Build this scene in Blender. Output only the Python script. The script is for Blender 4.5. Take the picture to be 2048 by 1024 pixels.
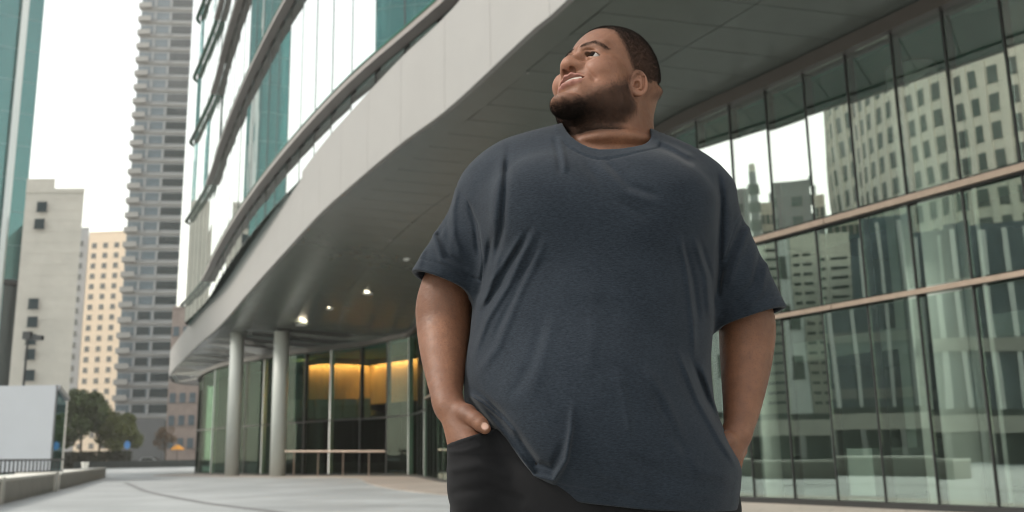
import bpy, math, random
import numpy as np
from mathutils import Vector, Matrix, noise as mnoise
random.seed(7); RNG = np.random.default_rng(11)
SC = bpy.context.scene
for o in list(bpy.data.objects): bpy.data.objects.remove(o)

# ------------------------------------------------------------------ camera, sky, sun, exposure
CF, CP, CR, CH = 1900.0, math.radians(11.8), math.radians(1.0), 0.95
cam_d = bpy.data.cameras.new("camera"); cam = bpy.data.objects.new("camera", cam_d)
SC.collection.objects.link(cam); SC.camera = cam
cam_d.sensor_width = 36.0; cam_d.lens = CF / 2048 * 36
cam_d.clip_start = 0.05; cam_d.clip_end = 3000
K_ = Vector((0, -math.sin(CP), math.cos(CP))); X_ = Vector((1, 0, 0)); F_ = Vector((0, math.cos(CP), math.sin(CP)))
rt = X_ * math.cos(CR) - K_ * math.sin(CR); up = X_ * math.sin(CR) + K_ * math.cos(CR)
cam.matrix_world = Matrix(((rt.x, up.x, -F_.x, 0), (rt.y, up.y, -F_.y, 0), (rt.z, up.z, -F_.z, CH), (0, 0, 0, 1)))
cam_d.dof.use_dof = True; cam_d.dof.focus_distance = 1.95; cam_d.dof.aperture_fstop = 4.8

SUN_EL, SUN_AZ = math.radians(40), math.radians(-98)     # azimuth from +y towards +x: to the left, a little behind the camera
W = bpy.data.worlds.new("World"); SC.world = W; W.use_nodes = True
nt = W.node_tree; nt.nodes.clear()
sky = nt.nodes.new("ShaderNodeTexSky"); sky.sky_type = 'NISHITA'; sky.sun_disc = False
sky.sun_elevation = SUN_EL; sky.sun_rotation = SUN_AZ
sky.air_density = 2.0; sky.dust_density = 0.2; sky.ozone_density = 1.0
hs = nt.nodes.new("ShaderNodeHueSaturation"); hs.inputs['Saturation'].default_value = 0.30
bg = nt.nodes.new("ShaderNodeBackground"); bg.inputs['Strength'].default_value = 0.15
wo = nt.nodes.new("ShaderNodeOutputWorld")
tn = nt.nodes.new('ShaderNodeVectorMath'); tn.operation = 'MULTIPLY'; tn.inputs[1].default_value = (1.04, 1.0, .93)
nt.links.new(sky.outputs[0], hs.inputs['Color']); nt.links.new(hs.outputs[0], tn.inputs[0]); nt.links.new(tn.outputs[0], bg.inputs[0]); nt.links.new(bg.outputs[0], wo.inputs[0])
sd = bpy.data.lights.new("sun", 'SUN'); sd.energy = 1.6; sd.angle = math.radians(11); sd.color = (1.0, .93, .84)
sun = bpy.data.objects.new("sun", sd); SC.collection.objects.link(sun)
sdir = Vector((math.sin(SUN_AZ) * math.cos(SUN_EL), math.cos(SUN_AZ) * math.cos(SUN_EL), math.sin(SUN_EL)))
sun.rotation_euler = (-sdir).to_track_quat('-Z', 'Y').to_euler()
SC.view_settings.view_transform = 'Standard'; SC.view_settings.look = 'None'
SC.view_settings.exposure = 1.12; SC.view_settings.gamma = 1.0
SC.view_settings.use_curve_mapping = False
SC.render.engine = 'CYCLES'
SC.cycles.use_denoising = True; SC.cycles.filter_width = 1.05
SC.cycles.max_bounces = 10; SC.cycles.transparent_max_bounces = 24; SC.cycles.glossy_bounces = 5
SC.cycles.diffuse_bounces = 4; SC.cycles.transmission_bounces = 6
SC.cycles.sample_clamp_indirect = 6.0
SC.cycles.caustics_reflective = False; SC.cycles.caustics_refractive = False

# ------------------------------------------------------------------ helpers
def ray(px, py):
    u = (px - 1024) / CF; v = (512 - py) / CF
    c, s = math.cos(CR), math.sin(CR)
    h = u * c + v * s; k = -u * s + v * c
    return np.array([h, math.cos(CP) - k * math.sin(CP), math.sin(CP) + k * math.cos(CP)])
def at_y(px, py, Y):
    r = ray(px, py); t = Y / r[1]; return np.array([r[0] * t, Y, r[2] * t + CH])
def at_z(px, py, z):
    r = ray(px, py); t = (z - CH) / r[2]; return np.array([r[0] * t, r[1] * t, z])
def proj(x, y, z):
    z = z - CH
    d = y * math.cos(CP) + z * math.sin(CP); k = (-y * math.sin(CP) + z * math.cos(CP)) / d; h = x / d
    c, s = math.cos(CR), math.sin(CR)
    return 1024 + CF * (h * c - k * s), 512 - CF * (h * s + k * c)

COL = SC.collection
def link(o, parent=None):
    COL.objects.link(o)
    if parent is not None: o.parent = parent
    return o
def tag(o, label=None, cat=None, group=None, kind=None):
    if label: o['label'] = label
    if cat: o['category'] = cat
    if group: o['group'] = group
    if kind: o['kind'] = kind
    return o
def empty(name, loc=(0, 0, 0), label=None, cat=None, group=None):
    o = bpy.data.objects.new(name, None); o.location = loc; o.empty_display_size = .3
    link(o); bpy.context.view_layer.update()
    return tag(o, label, cat, group)
class MB:
    def __init__(s): s.v = []; s.f = []
    def add(s, vs, fs):
        n = len(s.v); s.v += [tuple(map(float, q)) for q in vs]; s.f += [tuple(i + n for i in f) for f in fs]; return s
    def box(s, c, d, rz=0.0):
        cx, cy, cz = c; hx, hy, hz = d[0] / 2, d[1] / 2, d[2] / 2; cs, sn = math.cos(rz), math.sin(rz)
        vs = [(cx + x * cs - y * sn, cy + x * sn + y * cs, cz + z) for z in (-hz, hz) for x, y in ((-hx, -hy), (hx, -hy), (hx, hy), (-hx, hy))]
        return s.add(vs, [(0, 3, 2, 1), (4, 5, 6, 7), (0, 1, 5, 4), (1, 2, 6, 5), (2, 3, 7, 6), (3, 0, 4, 7)])
    def slab(s, a, b, c, d, t):
        """quad a b c d thickened by vector t"""
        vs = [np.array(q, float) for q in (a, b, c, d)]; t = np.array(t, float)
        return s.add(vs + [q + t for q in vs], [(0, 3, 2, 1), (4, 5, 6, 7), (0, 1, 5, 4), (1, 2, 6, 5), (2, 3, 7, 6), (3, 0, 4, 7)])
    def prism(s, poly, z0, z1):
        n = len(poly)
        vs = [(p[0], p[1], z0) for p in poly] + [(p[0], p[1], z1) for p in poly]
        return s.add(vs, [tuple(range(n - 1, -1, -1)), tuple(range(n, 2 * n))] + [(i, (i + 1) % n, (i + 1) % n + n, i + n) for i in range(n)])
    def tube(s, pts, r, n=8, cap=True):
        pts = [Vector(p) for p in pts]; rs = r if hasattr(r, '__len__') else [r] * len(pts); base = len(s.v); up0 = Vector((0.13, 0.21, 1))
        for i, p in enumerate(pts):
            d = (pts[min(i + 1, len(pts) - 1)] - pts[max(i - 1, 0)]).normalized()
            a = d.cross(up0)
            if a.length < .05: a = d.cross(Vector((1, 0, 0)))
            a.normalize(); b = d.cross(a)
            for k in range(n):
                t = 2 * math.pi * k / n; q = p + (a * math.cos(t) + b * math.sin(t)) * rs[i]; s.v.append(tuple(q))
        for i in range(len(pts) - 1):
            for k in range(n):
                o = base + i * n; s.f.append((o + k, o + (k + 1) % n, o + n + (k + 1) % n, o + n + k))
        if cap:
            s.f.append(tuple(base + k for k in range(n - 1, -1, -1))); o = base + (len(pts) - 1) * n; s.f.append(tuple(o + k for k in range(n)))
        return s
    def lathe(s, prof, c=(0, 0, 0), n=20):
        base = len(s.v)
        for r, z in prof:
            for k in range(n):
                t = 2 * math.pi * k / n; s.v.append((c[0] + r * math.cos(t), c[1] + r * math.sin(t), c[2] + z))
        for i in range(len(prof) - 1):
            for k in range(n):
                o = base + i * n; s.f.append((o + k, o + (k + 1) % n, o + n + (k + 1) % n, o + n + k))
        s.f.append(tuple(base + k for k in range(n - 1, -1, -1))); o = base + (len(prof) - 1) * n; s.f.append(tuple(o + k for k in range(n)))
        return s
    def strip(s, pa, pb, t):
        """continuous thick strip between polylines pa, pb; t thickness vectors per point"""
        n = len(pa); b = len(s.v)
        for i in range(n):
            a = np.array(pa[i], float); c = np.array(pb[i], float); tt = np.array(t[i] if hasattr(t[0], '__len__') else t, float)
            for q in (a, c, c + tt, a + tt): s.v.append(tuple(q))
        for i in range(n - 1):
            o = b + 4 * i
            for k in range(4): s.f.append((o + k, o + (k + 1) % 4, o + 4 + (k + 1) % 4, o + 4 + k))
        s.f.append((b, b + 3, b + 2, b + 1)); o = b + 4 * (n - 1); s.f.append((o, o + 1, o + 2, o + 3))
        return s
    def mesh(s, name, mat=None, smooth=False):
        me = bpy.data.meshes.new(name); me.from_pydata(s.v, [], s.f)
        if mat: me.materials.append(mat)
        import bmesh
        bm = bmesh.new(); bm.from_mesh(me); bmesh.ops.recalc_face_normals(bm, faces=bm.faces); bm.to_mesh(me); bm.free()
        if smooth: me.polygons.foreach_set('use_smooth', [True] * len(me.polygons))
        me.update(); return me
    def build(s, name, mat, parent=None, smooth=False, origin=None):
        if parent is not None and origin is None: origin = tuple(parent.matrix_world.translation)
        if origin is not None: s.v = [(x - origin[0], y - origin[1], z - origin[2]) for x, y, z in s.v]
        o = bpy.data.objects.new(name, s.mesh(name, mat, smooth)); link(o, parent)
        if parent is None and origin is not None: o.location = origin
        return o
def copy_tree(o, parent=None):
    c = o.copy(); COL.objects.link(c)
    if parent is not None: c.parent = parent
    for ch in list(o.children): copy_tree(ch, c)
    return c
def inst(src_mesh, name, loc, rz=0, parent=None, scale=(1, 1, 1)):
    o = bpy.data.objects.new(name, src_mesh); link(o, parent)
    if parent is not None: loc = tuple(np.array(loc) - np.array(parent.matrix_world.translation))
    o.location = loc; o.rotation_euler = (0, 0, rz); o.scale = scale
    return o
def cr_spline(P, n=16):
    P = np.array(P, float); out = []
    Q = np.vstack([2 * P[0] - P[1], P, 2 * P[-1] - P[-2]])
    for i in range(1, len(Q) - 2):
        p0, p1, p2, p3 = Q[i - 1:i + 3]
        for t in np.linspace(0, 1, n, endpoint=False):
            out.append(.5 * ((2 * p1) + (-p0 + p2) * t + (2 * p0 - 5 * p1 + 4 * p2 - p3) * t * t + (-p0 + 3 * p1 - 3 * p2 + p3) * t ** 3))
    out.append(P[-1]); return np.array(out)
class Curve:
    def __init__(s, P, n=16):
        s.p = cr_spline(P, n); s.s = np.concatenate([[0], np.cumsum(np.linalg.norm(np.diff(s.p[:, :2], axis=0), axis=1))]); s.L = s.s[-1]
    def at(s, t): return np.array([np.interp(t, s.s, s.p[:, k]) for k in range(s.p.shape[1])]).T
    def tan(s, t):
        d = s.at(np.minimum(t + .2, s.L))[..., :2] - s.at(np.maximum(t - .2, 0))[..., :2]
        return d / np.linalg.norm(d, axis=-1, keepdims=True)

# ------------------------------------------------------------------ materials
def mat(name, col, rough=.6, metal=0.0, noise=0.0, nscale=6.0, bump=0.0, bscale=60.0, spec=.5, stretch=None, streak=0.0):
    m = bpy.data.materials.new(name); m.use_nodes = True; t = m.node_tree; b = t.nodes['Principled BSDF']
    b.inputs['Base Color'].default_value = (*col, 1); b.inputs['Roughness'].default_value = rough; b.inputs['Metallic'].default_value = metal
    b.inputs['Specular IOR Level'].default_value = spec
    tc = t.nodes.new('ShaderNodeTexCoord'); mp = t.nodes.new('ShaderNodeMapping'); t.links.new(tc.outputs['Object'], mp.inputs[0])
    if stretch: mp.inputs['Scale'].default_value = stretch
    if noise:
        n = t.nodes.new('ShaderNodeTexNoise'); n.inputs['Scale'].default_value = nscale; n.inputs['Detail'].default_value = 6; n.inputs['Roughness'].default_value = .65
        t.links.new(mp.outputs[0], n.inputs['Vector'])
        r = t.nodes.new('ShaderNodeMapRange'); r.inputs['From Min'].default_value = .25; r.inputs['From Max'].default_value = .75
        r.inputs['To Min'].default_value = 1 - noise; r.inputs['To Max'].default_value = 1 + noise
        t.links.new(n.outputs['Fac'], r.inputs['Value'])
        mx = t.nodes.new('ShaderNodeVectorMath'); mx.operation = 'SCALE'; mx.inputs[0].default_value = col
        t.links.new(r.outputs[0], mx.inputs['Scale']); t.links.new(mx.outputs[0], b.inputs['Base Color'])
        rr = t.nodes.new('ShaderNodeMapRange'); rr.inputs['To Min'].default_value = max(rough - .08, .02); rr.inputs['To Max'].default_value = min(rough + .08, 1)
        t.links.new(n.outputs['Fac'], rr.inputs['Value']); t.links.new(rr.outputs[0], b.inputs['Roughness'])
    if bump:
        n2 = t.nodes.new('ShaderNodeTexNoise'); n2.inputs['Scale'].default_value = bscale; n2.inputs['Detail'].default_value = 4
        t.links.new(mp.outputs[0], n2.inputs['Vector'])
        bp = t.nodes.new('ShaderNodeBump'); bp.inputs['Strength'].default_value = bump; bp.inputs['Distance'].default_value = .02
        t.links.new(n2.outputs['Fac'], bp.inputs['Height']); t.links.new(bp.outputs[0], b.inputs['Normal'])
    return m
def glass(name, tint, r0, r1=1.0, gloss=(1, 1, 1), wav=0.0, rough=0.0):
    """coated architectural pane: tinted see-through plus mirror reflection that grows at grazing angles"""
    m = bpy.data.materials.new(name); m.use_nodes = True; t = m.node_tree; t.nodes.clear()
    out = t.nodes.new('ShaderNodeOutputMaterial'); mx = t.nodes.new('ShaderNodeMixShader')
    tr = t.nodes.new('ShaderNodeBsdfTransparent'); tr.inputs[0].default_value = (*tint, 1)
    gl = t.nodes.new('ShaderNodeBsdfGlossy'); gl.inputs[0].default_value = (*gloss, 1); gl.inputs['Roughness'].default_value = rough
    lw = t.nodes.new('ShaderNodeLayerWeight'); lw.inputs['Blend'].default_value = .5
    pw = t.nodes.new('ShaderNodeMath'); pw.operation = 'POWER'; pw.inputs[1].default_value = 3.0
    mr = t.nodes.new('ShaderNodeMapRange'); mr.inputs['To Min'].default_value = r0; mr.inputs['To Max'].default_value = r1
    t.links.new(lw.outputs['Facing'], pw.inputs[0]); t.links.new(pw.outputs[0], mr.inputs['Value']); t.links.new(mr.outputs[0], mx.inputs[0])
    t.links.new(tr.outputs[0], mx.inputs[1]); t.links.new(gl.outputs[0], mx.inputs[2]); t.links.new(mx.outputs[0], out.inputs[0])
    if wav:
        tc = t.nodes.new('ShaderNodeTexCoord'); n = t.nodes.new('ShaderNodeTexNoise'); n.inputs['Scale'].default_value = .55; n.inputs['Detail'].default_value = 1.5
        mp = t.nodes.new('ShaderNodeMapping'); mp.inputs['Scale'].default_value = (1.3, 1.3, .5); t.links.new(tc.outputs['Object'], mp.inputs[0])
        bp = t.nodes.new('ShaderNodeBump'); bp.inputs['Strength'].default_value = wav; bp.inputs['Distance'].default_value = .1
        t.links.new(mp.outputs[0], n.inputs['Vector']); t.links.new(n.outputs['Fac'], bp.inputs['Height']); t.links.new(bp.outputs[0], gl.inputs['Normal'])
    return m
def emit(name, col, s):
    m = bpy.data.materials.new(name); m.use_nodes = True; t = m.node_tree; b = t.nodes['Principled BSDF']
    b.inputs['Base Color'].default_value = (*col, 1); b.inputs['Emission Color'].default_value = (*col, 1); b.inputs['Emission Strength'].default_value = s
    return m
M = dict(
 paving=None,
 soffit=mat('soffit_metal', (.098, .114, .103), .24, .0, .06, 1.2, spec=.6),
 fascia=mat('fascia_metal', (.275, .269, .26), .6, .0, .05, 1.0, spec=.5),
 bronze=mat('bronze_rail', (.35, .275, .22), .35, .55, .10, 8),
 trim=mat('header_metal', (.075, .068, .062), .4, .3, .05, 3),
 mullion=mat('dark_mullion', (.035, .037, .037), .35, .3),
 ledge=mat('ledge_metal', (.26, .23, .215), .4, .2, .08, 3),
 green_edge=mat('green_glass_edge', (.02, .12, .07), .2),
 column=mat('column_plaster', (.82, .84, .81), .55, 0, .04, 2, .1, 12),
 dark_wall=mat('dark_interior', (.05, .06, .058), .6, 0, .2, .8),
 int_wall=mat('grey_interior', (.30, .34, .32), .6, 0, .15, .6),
 int_floor=mat('interior_floor', (.30, .31, .30), .22, 0, .08, 1.5),
 int_ceiling=mat('interior_ceiling', (.10, .28, .23), .7),
 wood=mat('warm_wood', (.40, .26, .13), .5, 0, .25, 3, stretch=(1, 1, .2)),
 pane=glass('tinted_pane', (.85, .94, .90), .35, 1.0, (.98, 1, .96), .03),
 upane=glass('mirror_pane', (.6, .75, .75), .50, 1.0, (.97, 1, .98), .05),
 towerpane=glass('tower_pane', (.40, .64, .63), .17, .55, (.45, .78, .78)),
 lowpane=glass('lower_pane', (.93, .99, .955), .22, 1.0, (.88, 1, .93), .03),
 lobbypane=glass('lobby_pane', (.56, .66, .60), .05, .12, (.42, .50, .46), .02),
 softglass=mat('soft_window_glass', (.085, .105, .095), .3, 0, .3, 1.0),
 tealpane=glass('teal_pane', (.12, .34, .36), .22, .9, (.62, .86, .86)),
 cream=mat('cream_stone', (.50, .478, .43), .85, 0, .10, .5, .1, 6),
 pale_cream=mat('pale_cream_stone', (.80, .76, .66), .85, 0, .08, .5),
 warm=mat('warm_render', (.74, .60, .45), .85, 0, .08, .4, .1, 6),
 grey_conc=mat('grey_concrete', (.31, .325, .34), .8, 0, .12, .4, .1, 6),
 slab=mat('pale_slab', (.30, .298, .29), .8, 0, .08, .6),
 dkglass=mat('dark_window_glass', (.03, .04, .045), .08, 0, spec=.7),
 blueglass=mat('blue_grey_glass', (.12, .155, .185), .25, 0, .3, .5, spec=.7),
 white=mat('white_hoarding', (.50, .53, .57), .5, 0, .03, .8),
 stone=mat('planter_stone', (.42, .40, .36), .8, 0, .14, 2, .3, 30),
 pale_stone=mat('pale_stone', (.74, .72, .66), .8, 0, .08, 3, .2, 30),
 bark=mat('bark', (.09, .07, .05), .9, 0, .3, 12, .6, 40),
 leaf=mat('leaf', (.060, .095, .024), .6, 0, .45, 3), leaf2=mat('olive_leaf', (.10, .12, .03), .6, 0, .4, 3),
 steel=mat('dark_steel', (.05, .055, .06), .4, .5),
 asphalt=mat('asphalt', (.05, .05, .052), .9, 0, .15, 2, .3, 60),
 brick=mat('pink_brick', (.34, .275, .25), .85, 0, .2, .6),
)
# ================================================================== SETTING: ground, plaza, street
def paving_mat(name, col, size, joint=.02):
    m = bpy.data.materials.new(name); m.use_nodes = True; t = m.node_tree; b = t.nodes['Principled BSDF']
    tc = t.nodes.new('ShaderNodeTexCoord'); mp = t.nodes.new('ShaderNodeMapping'); mp.inputs['Rotation'].default_value = (0, 0, math.radians(24)); t.links.new(tc.outputs['Object'], mp.inputs[0])
    br = t.nodes.new('ShaderNodeTexBrick'); br.inputs['Scale'].default_value = 1.0; br.inputs['Mortar Size'].default_value = joint
    br.inputs['Brick Width'].default_value = size * 1.8; br.inputs['Row Height'].default_value = size; br.inputs['Bias'].default_value = 0
    c = np.array(col)
    br.inputs['Color1'].default_value = (*(c * 1.05), 1); br.inputs['Color2'].default_value = (*(c * .93), 1); br.inputs['Mortar'].default_value = (*(c * .74), 1)
    n = t.nodes.new('ShaderNodeTexNoise'); n.inputs['Scale'].default_value = .35; n.inputs['Detail'].default_value = 7
    r = t.nodes.new('ShaderNodeMapRange'); r.inputs['From Min'].default_value = .3; r.inputs['From Max'].default_value = .7; r.inputs['To Min'].default_value = .76; r.inputs['To Max'].default_value = 1.12
    mx = t.nodes.new('ShaderNodeVectorMath'); mx.operation = 'SCALE'
    t.links.new(mp.outputs[0], br.inputs['Vector']); t.links.new(mp.outputs[0], n.inputs['Vector']); t.links.new(n.outputs['Fac'], r.inputs['Value'])
    t.links.new(br.outputs['Color'], mx.inputs[0]); t.links.new(r.outputs[0], mx.inputs['Scale']); t.links.new(mx.outputs[0], b.inputs['Base Color'])
    r2 = t.nodes.new('ShaderNodeMapRange'); r2.inputs['To Min'].default_value = .42; r2.inputs['To Max'].default_value = .7; t.links.new(n.outputs['Fac'], r2.inputs['Value']); t.links.new(r2.outputs[0], b.inputs['Roughness'])
    bp = t.nodes.new('ShaderNodeBump'); bp.inputs['Strength'].default_value = .25; bp.inputs['Distance'].default_value = .01
    t.links.new(br.outputs['Fac'], bp.inputs['Height']); bp.invert = True; t.links.new(bp.outputs[0], b.inputs['Normal'])
    return m
M['paving'] = paving_mat('granite_paving', (.37, .385, .385), .9)
M['warm_paving'] = paving_mat('warm_granite_border', (.40, .345, .30), .6)
tag(MB().box((0, 400, -.56), (1300, 1100, 1.0)).build('ground', M['asphalt']), kind='structure')
tag(MB().box((-40, 50, -.026), (240, 190, .052)).build('plaza_pavement', M['paving']), kind='structure')
tag(MB().box((-90, 160, -.03), (400, 22, .04)).build('street', M['asphalt']), kind='structure')
# curved drain line across the plaza
dl = Curve([at_z(px, py, .0) for px, py in ((250, 965), (275, 976), (300, 985), (380, 1001), (430, 1009), (520, 1020))] + [np.array([-1.5, 13.5, 0]), np.array([3, 9, 0])])
ts = np.linspace(0, dl.L, 60); pp = dl.at(ts); tt = dl.tan(ts); nn = np.stack([-tt[:, 1], tt[:, 0]], 1)
tag(MB().strip([(*(p[:2] - n * .11), .004) for p, n in zip(pp, nn)], [(*(p[:2] + n * .11), .004) for p, n in zip(pp, nn)], (0, 0, .002)).build('drain_channel', mat('drain_grate', (.20, .20, .20), .6, .3)), kind='structure')

# ---------------------------------------------------------------- generic far building
WIN = {}
def win_mesh(w, h, m, key):
    k = (round(w, 2), round(h, 2), key)
    if k not in WIN:
        b = MB(); b.box((0, -.03, 0), (w, .06, h)); b.box((0, -.05, -h / 2 - .06), (w + .16, .12, .1)); b.box((0, -.045, 0), (.06, .05, h - .04))
        WIN[k] = b.mesh('window', m)
    return WIN[k]
def wall_windows(parent, a, b, z0, z1, nx, nz, w, h, m, key, skip=0.0, u0=0.0, u1=1.0):
    """grid of window parts on the vertical wall from plan point a to plan point b (outside on the right of a->b)"""
    a = np.array(a, float); b = np.array(b, float); d = b - a; L = np.linalg.norm(d); d /= L; rz = math.atan2(d[1], d[0])
    me = win_mesh(w, h, m, key); lst = []
    for i in range(nx):
        for j in range(nz):
            if skip and random.random() < skip: continue
            u = u0 + (u1 - u0) * (i + .5) / nx; p = a + d * L * u; z = z0 + (z1 - z0) * (j + .5) / nz
            lst.append(inst(me, 'window', (p[0], p[1], z), rz, parent))
    return lst
def block(name, poly, h, m, label, cat, z0=0.0, origin=None, group=None, roof=True):
    o = np.mean(np.array(poly), axis=0) if origin is None else origin
    r = empty(name, (o[0], o[1], 0), label, cat, group)
    MB().prism(poly, z0, h).build('wall', m, r)
    if roof:
        q = [tuple(np.array(o[:2]) + (np.array(p) - np.array(o[:2])) * 1.006) for p in poly]
        MB().prism(q, h + .002, h + .5).build('roof_parapet', m, r)
    return r
def rect_front(pxl, pxr, D, depth, yaw=0.0, py=600):
    """plan rectangle whose front spans two image columns at distance D"""
    xl = ray(pxl, py)[0] / ray(pxl, py)[1] * D; xr = ray(pxr, py)[0] / ray(pxr, py)[1] * D
    c = np.array([(xl + xr) / 2, D]); hw = (xr - xl) / 2; cs, sn = math.cos(yaw), math.sin(yaw)
    f = lambda u, v: tuple(c + np.array([u * cs - v * sn, u * sn + v * cs]))
    q = f(hw, 0); k = (q[1] + depth) / q[1]
    return [f(-hw, 0), q, (q[0] * k - .3, q[1] * k), (f(-hw, 0)[0] * k + .3, q[1] * k)]
zt = lambda px, py, D: at_y(px, py, D)[2]

# ---- beige block with a few small windows
D = 118; P = rect_front(34, 151, D, 22, .04)
bb = block('stone_building', P, zt(140, 385, D), M['cream'], 'beige stone block with few small dark windows and stepped roof, behind the white box', 'building')
P2 = rect_front(34, 91, D, 22, .04); P2 = [(x, y - .15) for x, y in P2[:2]] + P2[2:]
MB().prism(P2, zt(140, 385, D) + .003, zt(80, 358, D)).build('roof_step', M['cream'], bb)
wm = win_mesh(1.25, 1.25, M['dkglass'], 'dk')
for px, py in ((84, 413), (79, 447), (67, 607), (65, 643), (62, 678), (60, 708), (59, 750), (57, 790)):
    p = at_y(px, py, D - .4); inst(wm, 'window', (p[0], p[1], p[2]), .04, bb)
# fine stone courses as shallow grooves
for k in range(1, 26):
    z = k * 1.42
    a, b_ = np.array(P[0]), np.array(P[1]); n = np.array([math.sin(.04), -math.cos(.04)]) * .012
    MB().slab((*(a + n * .2), z), (*(b_ + n * .2), z), (*(b_ + n * .2), z + .05), (*(a + n * .2), z + .05), (n[0], n[1], 0)).build('string_course', M['cream'], bb)

# ---- warm sunlit render block with a window grid
D = 290; P = rect_front(167, 262, D, 26, -.10)
wb = block('apartment_block', P, zt(200, 466, D), M['warm'], 'pale warm apartment block with rows of small square windows, left of the tall dark tower', 'building')
wall_windows(wb, P[0], P[1], 4, zt(200, 480, D), 4, 20, 1.5, 1.5, M['dkglass'], 'dk')
Ps = rect_front(140, 168, D + 4, 20, 0.0)
ws = block('side_block', Ps, zt(160, 452, D), M['grey_conc'], 'narrow shaded grey wing between the beige stone block and the warm apartment block', 'building')
wall_windows(ws, Ps[0], Ps[1], 6, zt(160, 470, D), 1, 18, 1.4, 1.6, M['dkglass'], 'dk')

# ---- tall dark residential tower with balconies
D = 205; P = rect_front(246, 352, D, 18, .10)
twz = 124.0
tw = empty('residential_tower', (*np.mean(np.array(P), axis=0), 0), 'very tall grey tower with stacked balconies along its left edge', 'tower')
MB().prism(P, 0, twz).build('wall', M['grey_conc'], tw)
a, b_ = np.array(P[0]), np.array(P[1]); dx = (b_ - a) / np.linalg.norm(b_ - a); nrm = np.array([dx[1], -dx[0]]); wid = np.linalg.norm(b_ - a); rz = math.atan2(dx[1], dx[0]); fh = 3.35
slabm = MB().box((0, 0, 0), (wid + .1, .4, .28)).mesh('floor_slab', M['slab'])
bandm = MB(); bandm.box((0, 0, 0), (wid * .96, .10, 1.75)); bandm = bandm.mesh('window_band', M['blueglass'])
dwin = win_mesh(1.25, 1.5, M['dkglass'], 'dk')
balm = MB().slab((-.4, -.6, 0), (2.6, -.9, 0), (2.6, 1.2, 0), (-.4, 1.2, 0), (0, 0, .22)).slab((-.4, -.6, .22), (2.6, -.9, .22), (2.6, -.84, .22), (-.4, -.54, .22), (0, 0, .95)).mesh('balcony', M['slab'])
pilm = MB().box((0, 0, 0), (.5, .22, 2.3)).mesh('pier', M['grey_conc'])
mid = (a + b_) / 2
for k in range(2, int(twz / fh)):
    z = k * fh
    p = mid + nrm * .12; inst(slabm, 'floor_slab', (p[0], p[1], z), rz, tw)
    p = mid + nrm * .06; inst(bandm, 'window_band', (p[0], p[1], z + 1.75), rz, tw)
    p = a - dx * .1 + nrm * .1; inst(balm, 'balcony', (p[0], p[1], z + .2), rz, tw)
    for j, u in enumerate((.36, .47, .66, .76, .87, .95)):
        p = a + dx * wid * u + nrm * .13
        if j in (0, 1) and k > 9: continue
        inst(dwin, 'window', (p[0], p[1], z + 1.9), rz, tw)
    for u in (.28, .58):
        p = a + dx * wid * u + nrm * .2; inst(pilm, 'pier', (p[0], p[1], z + 1.6), rz, tw)
MB().prism(rect_front(230, 330, D - 3, 3, 0, 850), 0, 9.5).build('podium', mat('dark_podium', (.10, .11, .12), .5, 0, .2, .3), tw)

# ---- pink brick building and glass block beyond the office corner
D = 175; P = rect_front(340, 420, D, 20, -.05, 700)
pk = block('brick_building', P, zt(360, 618, D), M['brick'], 'low pinkish brick and glass building seen past the left tip of the canopy', 'building')
wall_windows(pk, P[0], P[1], 2, zt(360, 640, D), 4, 6, 1.1, 1.7, M['blueglass'], 'bl')

# ---- teal glass tower on the left edge
D = 140; edge = ray(53, 400); ex = edge[0] / edge[1]
R0 = ex * D; fx, fy = -.84, -.54
poly = [(R0 + fx * 16 - 9, D + fy * 16 + 24), (R0 + fx * 16, D + fy * 16), (R0 + fx * 3, D + fy * 3), (R0, D), (ex * (D + 5) - .1, D + 5), (ex * (D + 14) - 1, D + 14)]
tg = empty('glass_tower', (R0 - 8, D + 14, 0), 'tall teal glass tower cut off by the left edge of the photo', 'tower')
zo = zt(20, 560, D)
core = [(R0 + fx * 16 - 6, D + fy * 16 + 24), (R0 + fx * 16 + .4, D + fy * 16 + 2), (R0 + fx * 3, D + fy * 3 + 1.8), (R0 - .9, D + 1.8), (ex * (D + 5) - 1.6, D + 6), (ex * (D + 13) - 2.5, D + 12), (ex * (D + 24) - 4, D + 24)]
MB().prism(core, 0, 98).build('core_wall', mat('teal_core', (.10, .26, .29), .5, 0, .25, .3), tg)
def facade_panes(parent, poly, zs, pitch, m, mull, gap=.05, mw=.07):
    for (x0, y0), (x1, y1) in zip(poly[:-1], poly[1:]):
        a = np.array([x0, y0]); b = np.array([x1, y1]); L = np.linalg.norm(b - a); n = max(1, round(L / pitch)); d = (b - a) / L; nr = np.array([d[1], -d[0]])
        pm = {}
        for j in range(len(zs) - 1):
            h = zs[j + 1] - zs[j] - gap
            me = MB().box((0, 0, 0), (L / n - gap, .03, h)).mesh('glass_pane', m)
            for i in range(n):
                p = a + d * (i + .5) * L / n; inst(me, 'glass_pane', (p[0], p[1], (zs[j] + zs[j + 1]) / 2), math.atan2(d[1], d[0]), parent)
        mm = MB().box((0, 0, (zs[0] + zs[-1]) / 2), (mw, .14, zs[-1] - zs[0])).mesh('mullion', mull)
        for i in range(n):
            p = a + d * (i + .0) * L / n - nr * .03; inst(mm, 'mullion', (p[0], p[1], 0), math.atan2(d[1], d[0]), parent)
        for z in zs:
            q = MB().box((0, 0, z), (L, .10, .09)).mesh('transom', mull); p = (a + b) / 2 - nr * .02; inst(q, 'transom', (p[0], p[1], 0), math.atan2(d[1], d[0]), parent)
tealm = mat('teal_mullion', (.16, .26, .27), .4, .2)
facade_panes(tg, poly, list(np.arange(zo, 99, 5.2)), 3.6, M['towerpane'], tealm)
dlow = [(x - .4, y + 1.6) for x, y in poly[:5]]
facade_panes(tg, dlow, [0, zo - .02], 2.6, glass('dark_teal_pane', (.05, .12, .14), .12, .8, (.6, .75, .8)), M['steel'])
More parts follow.
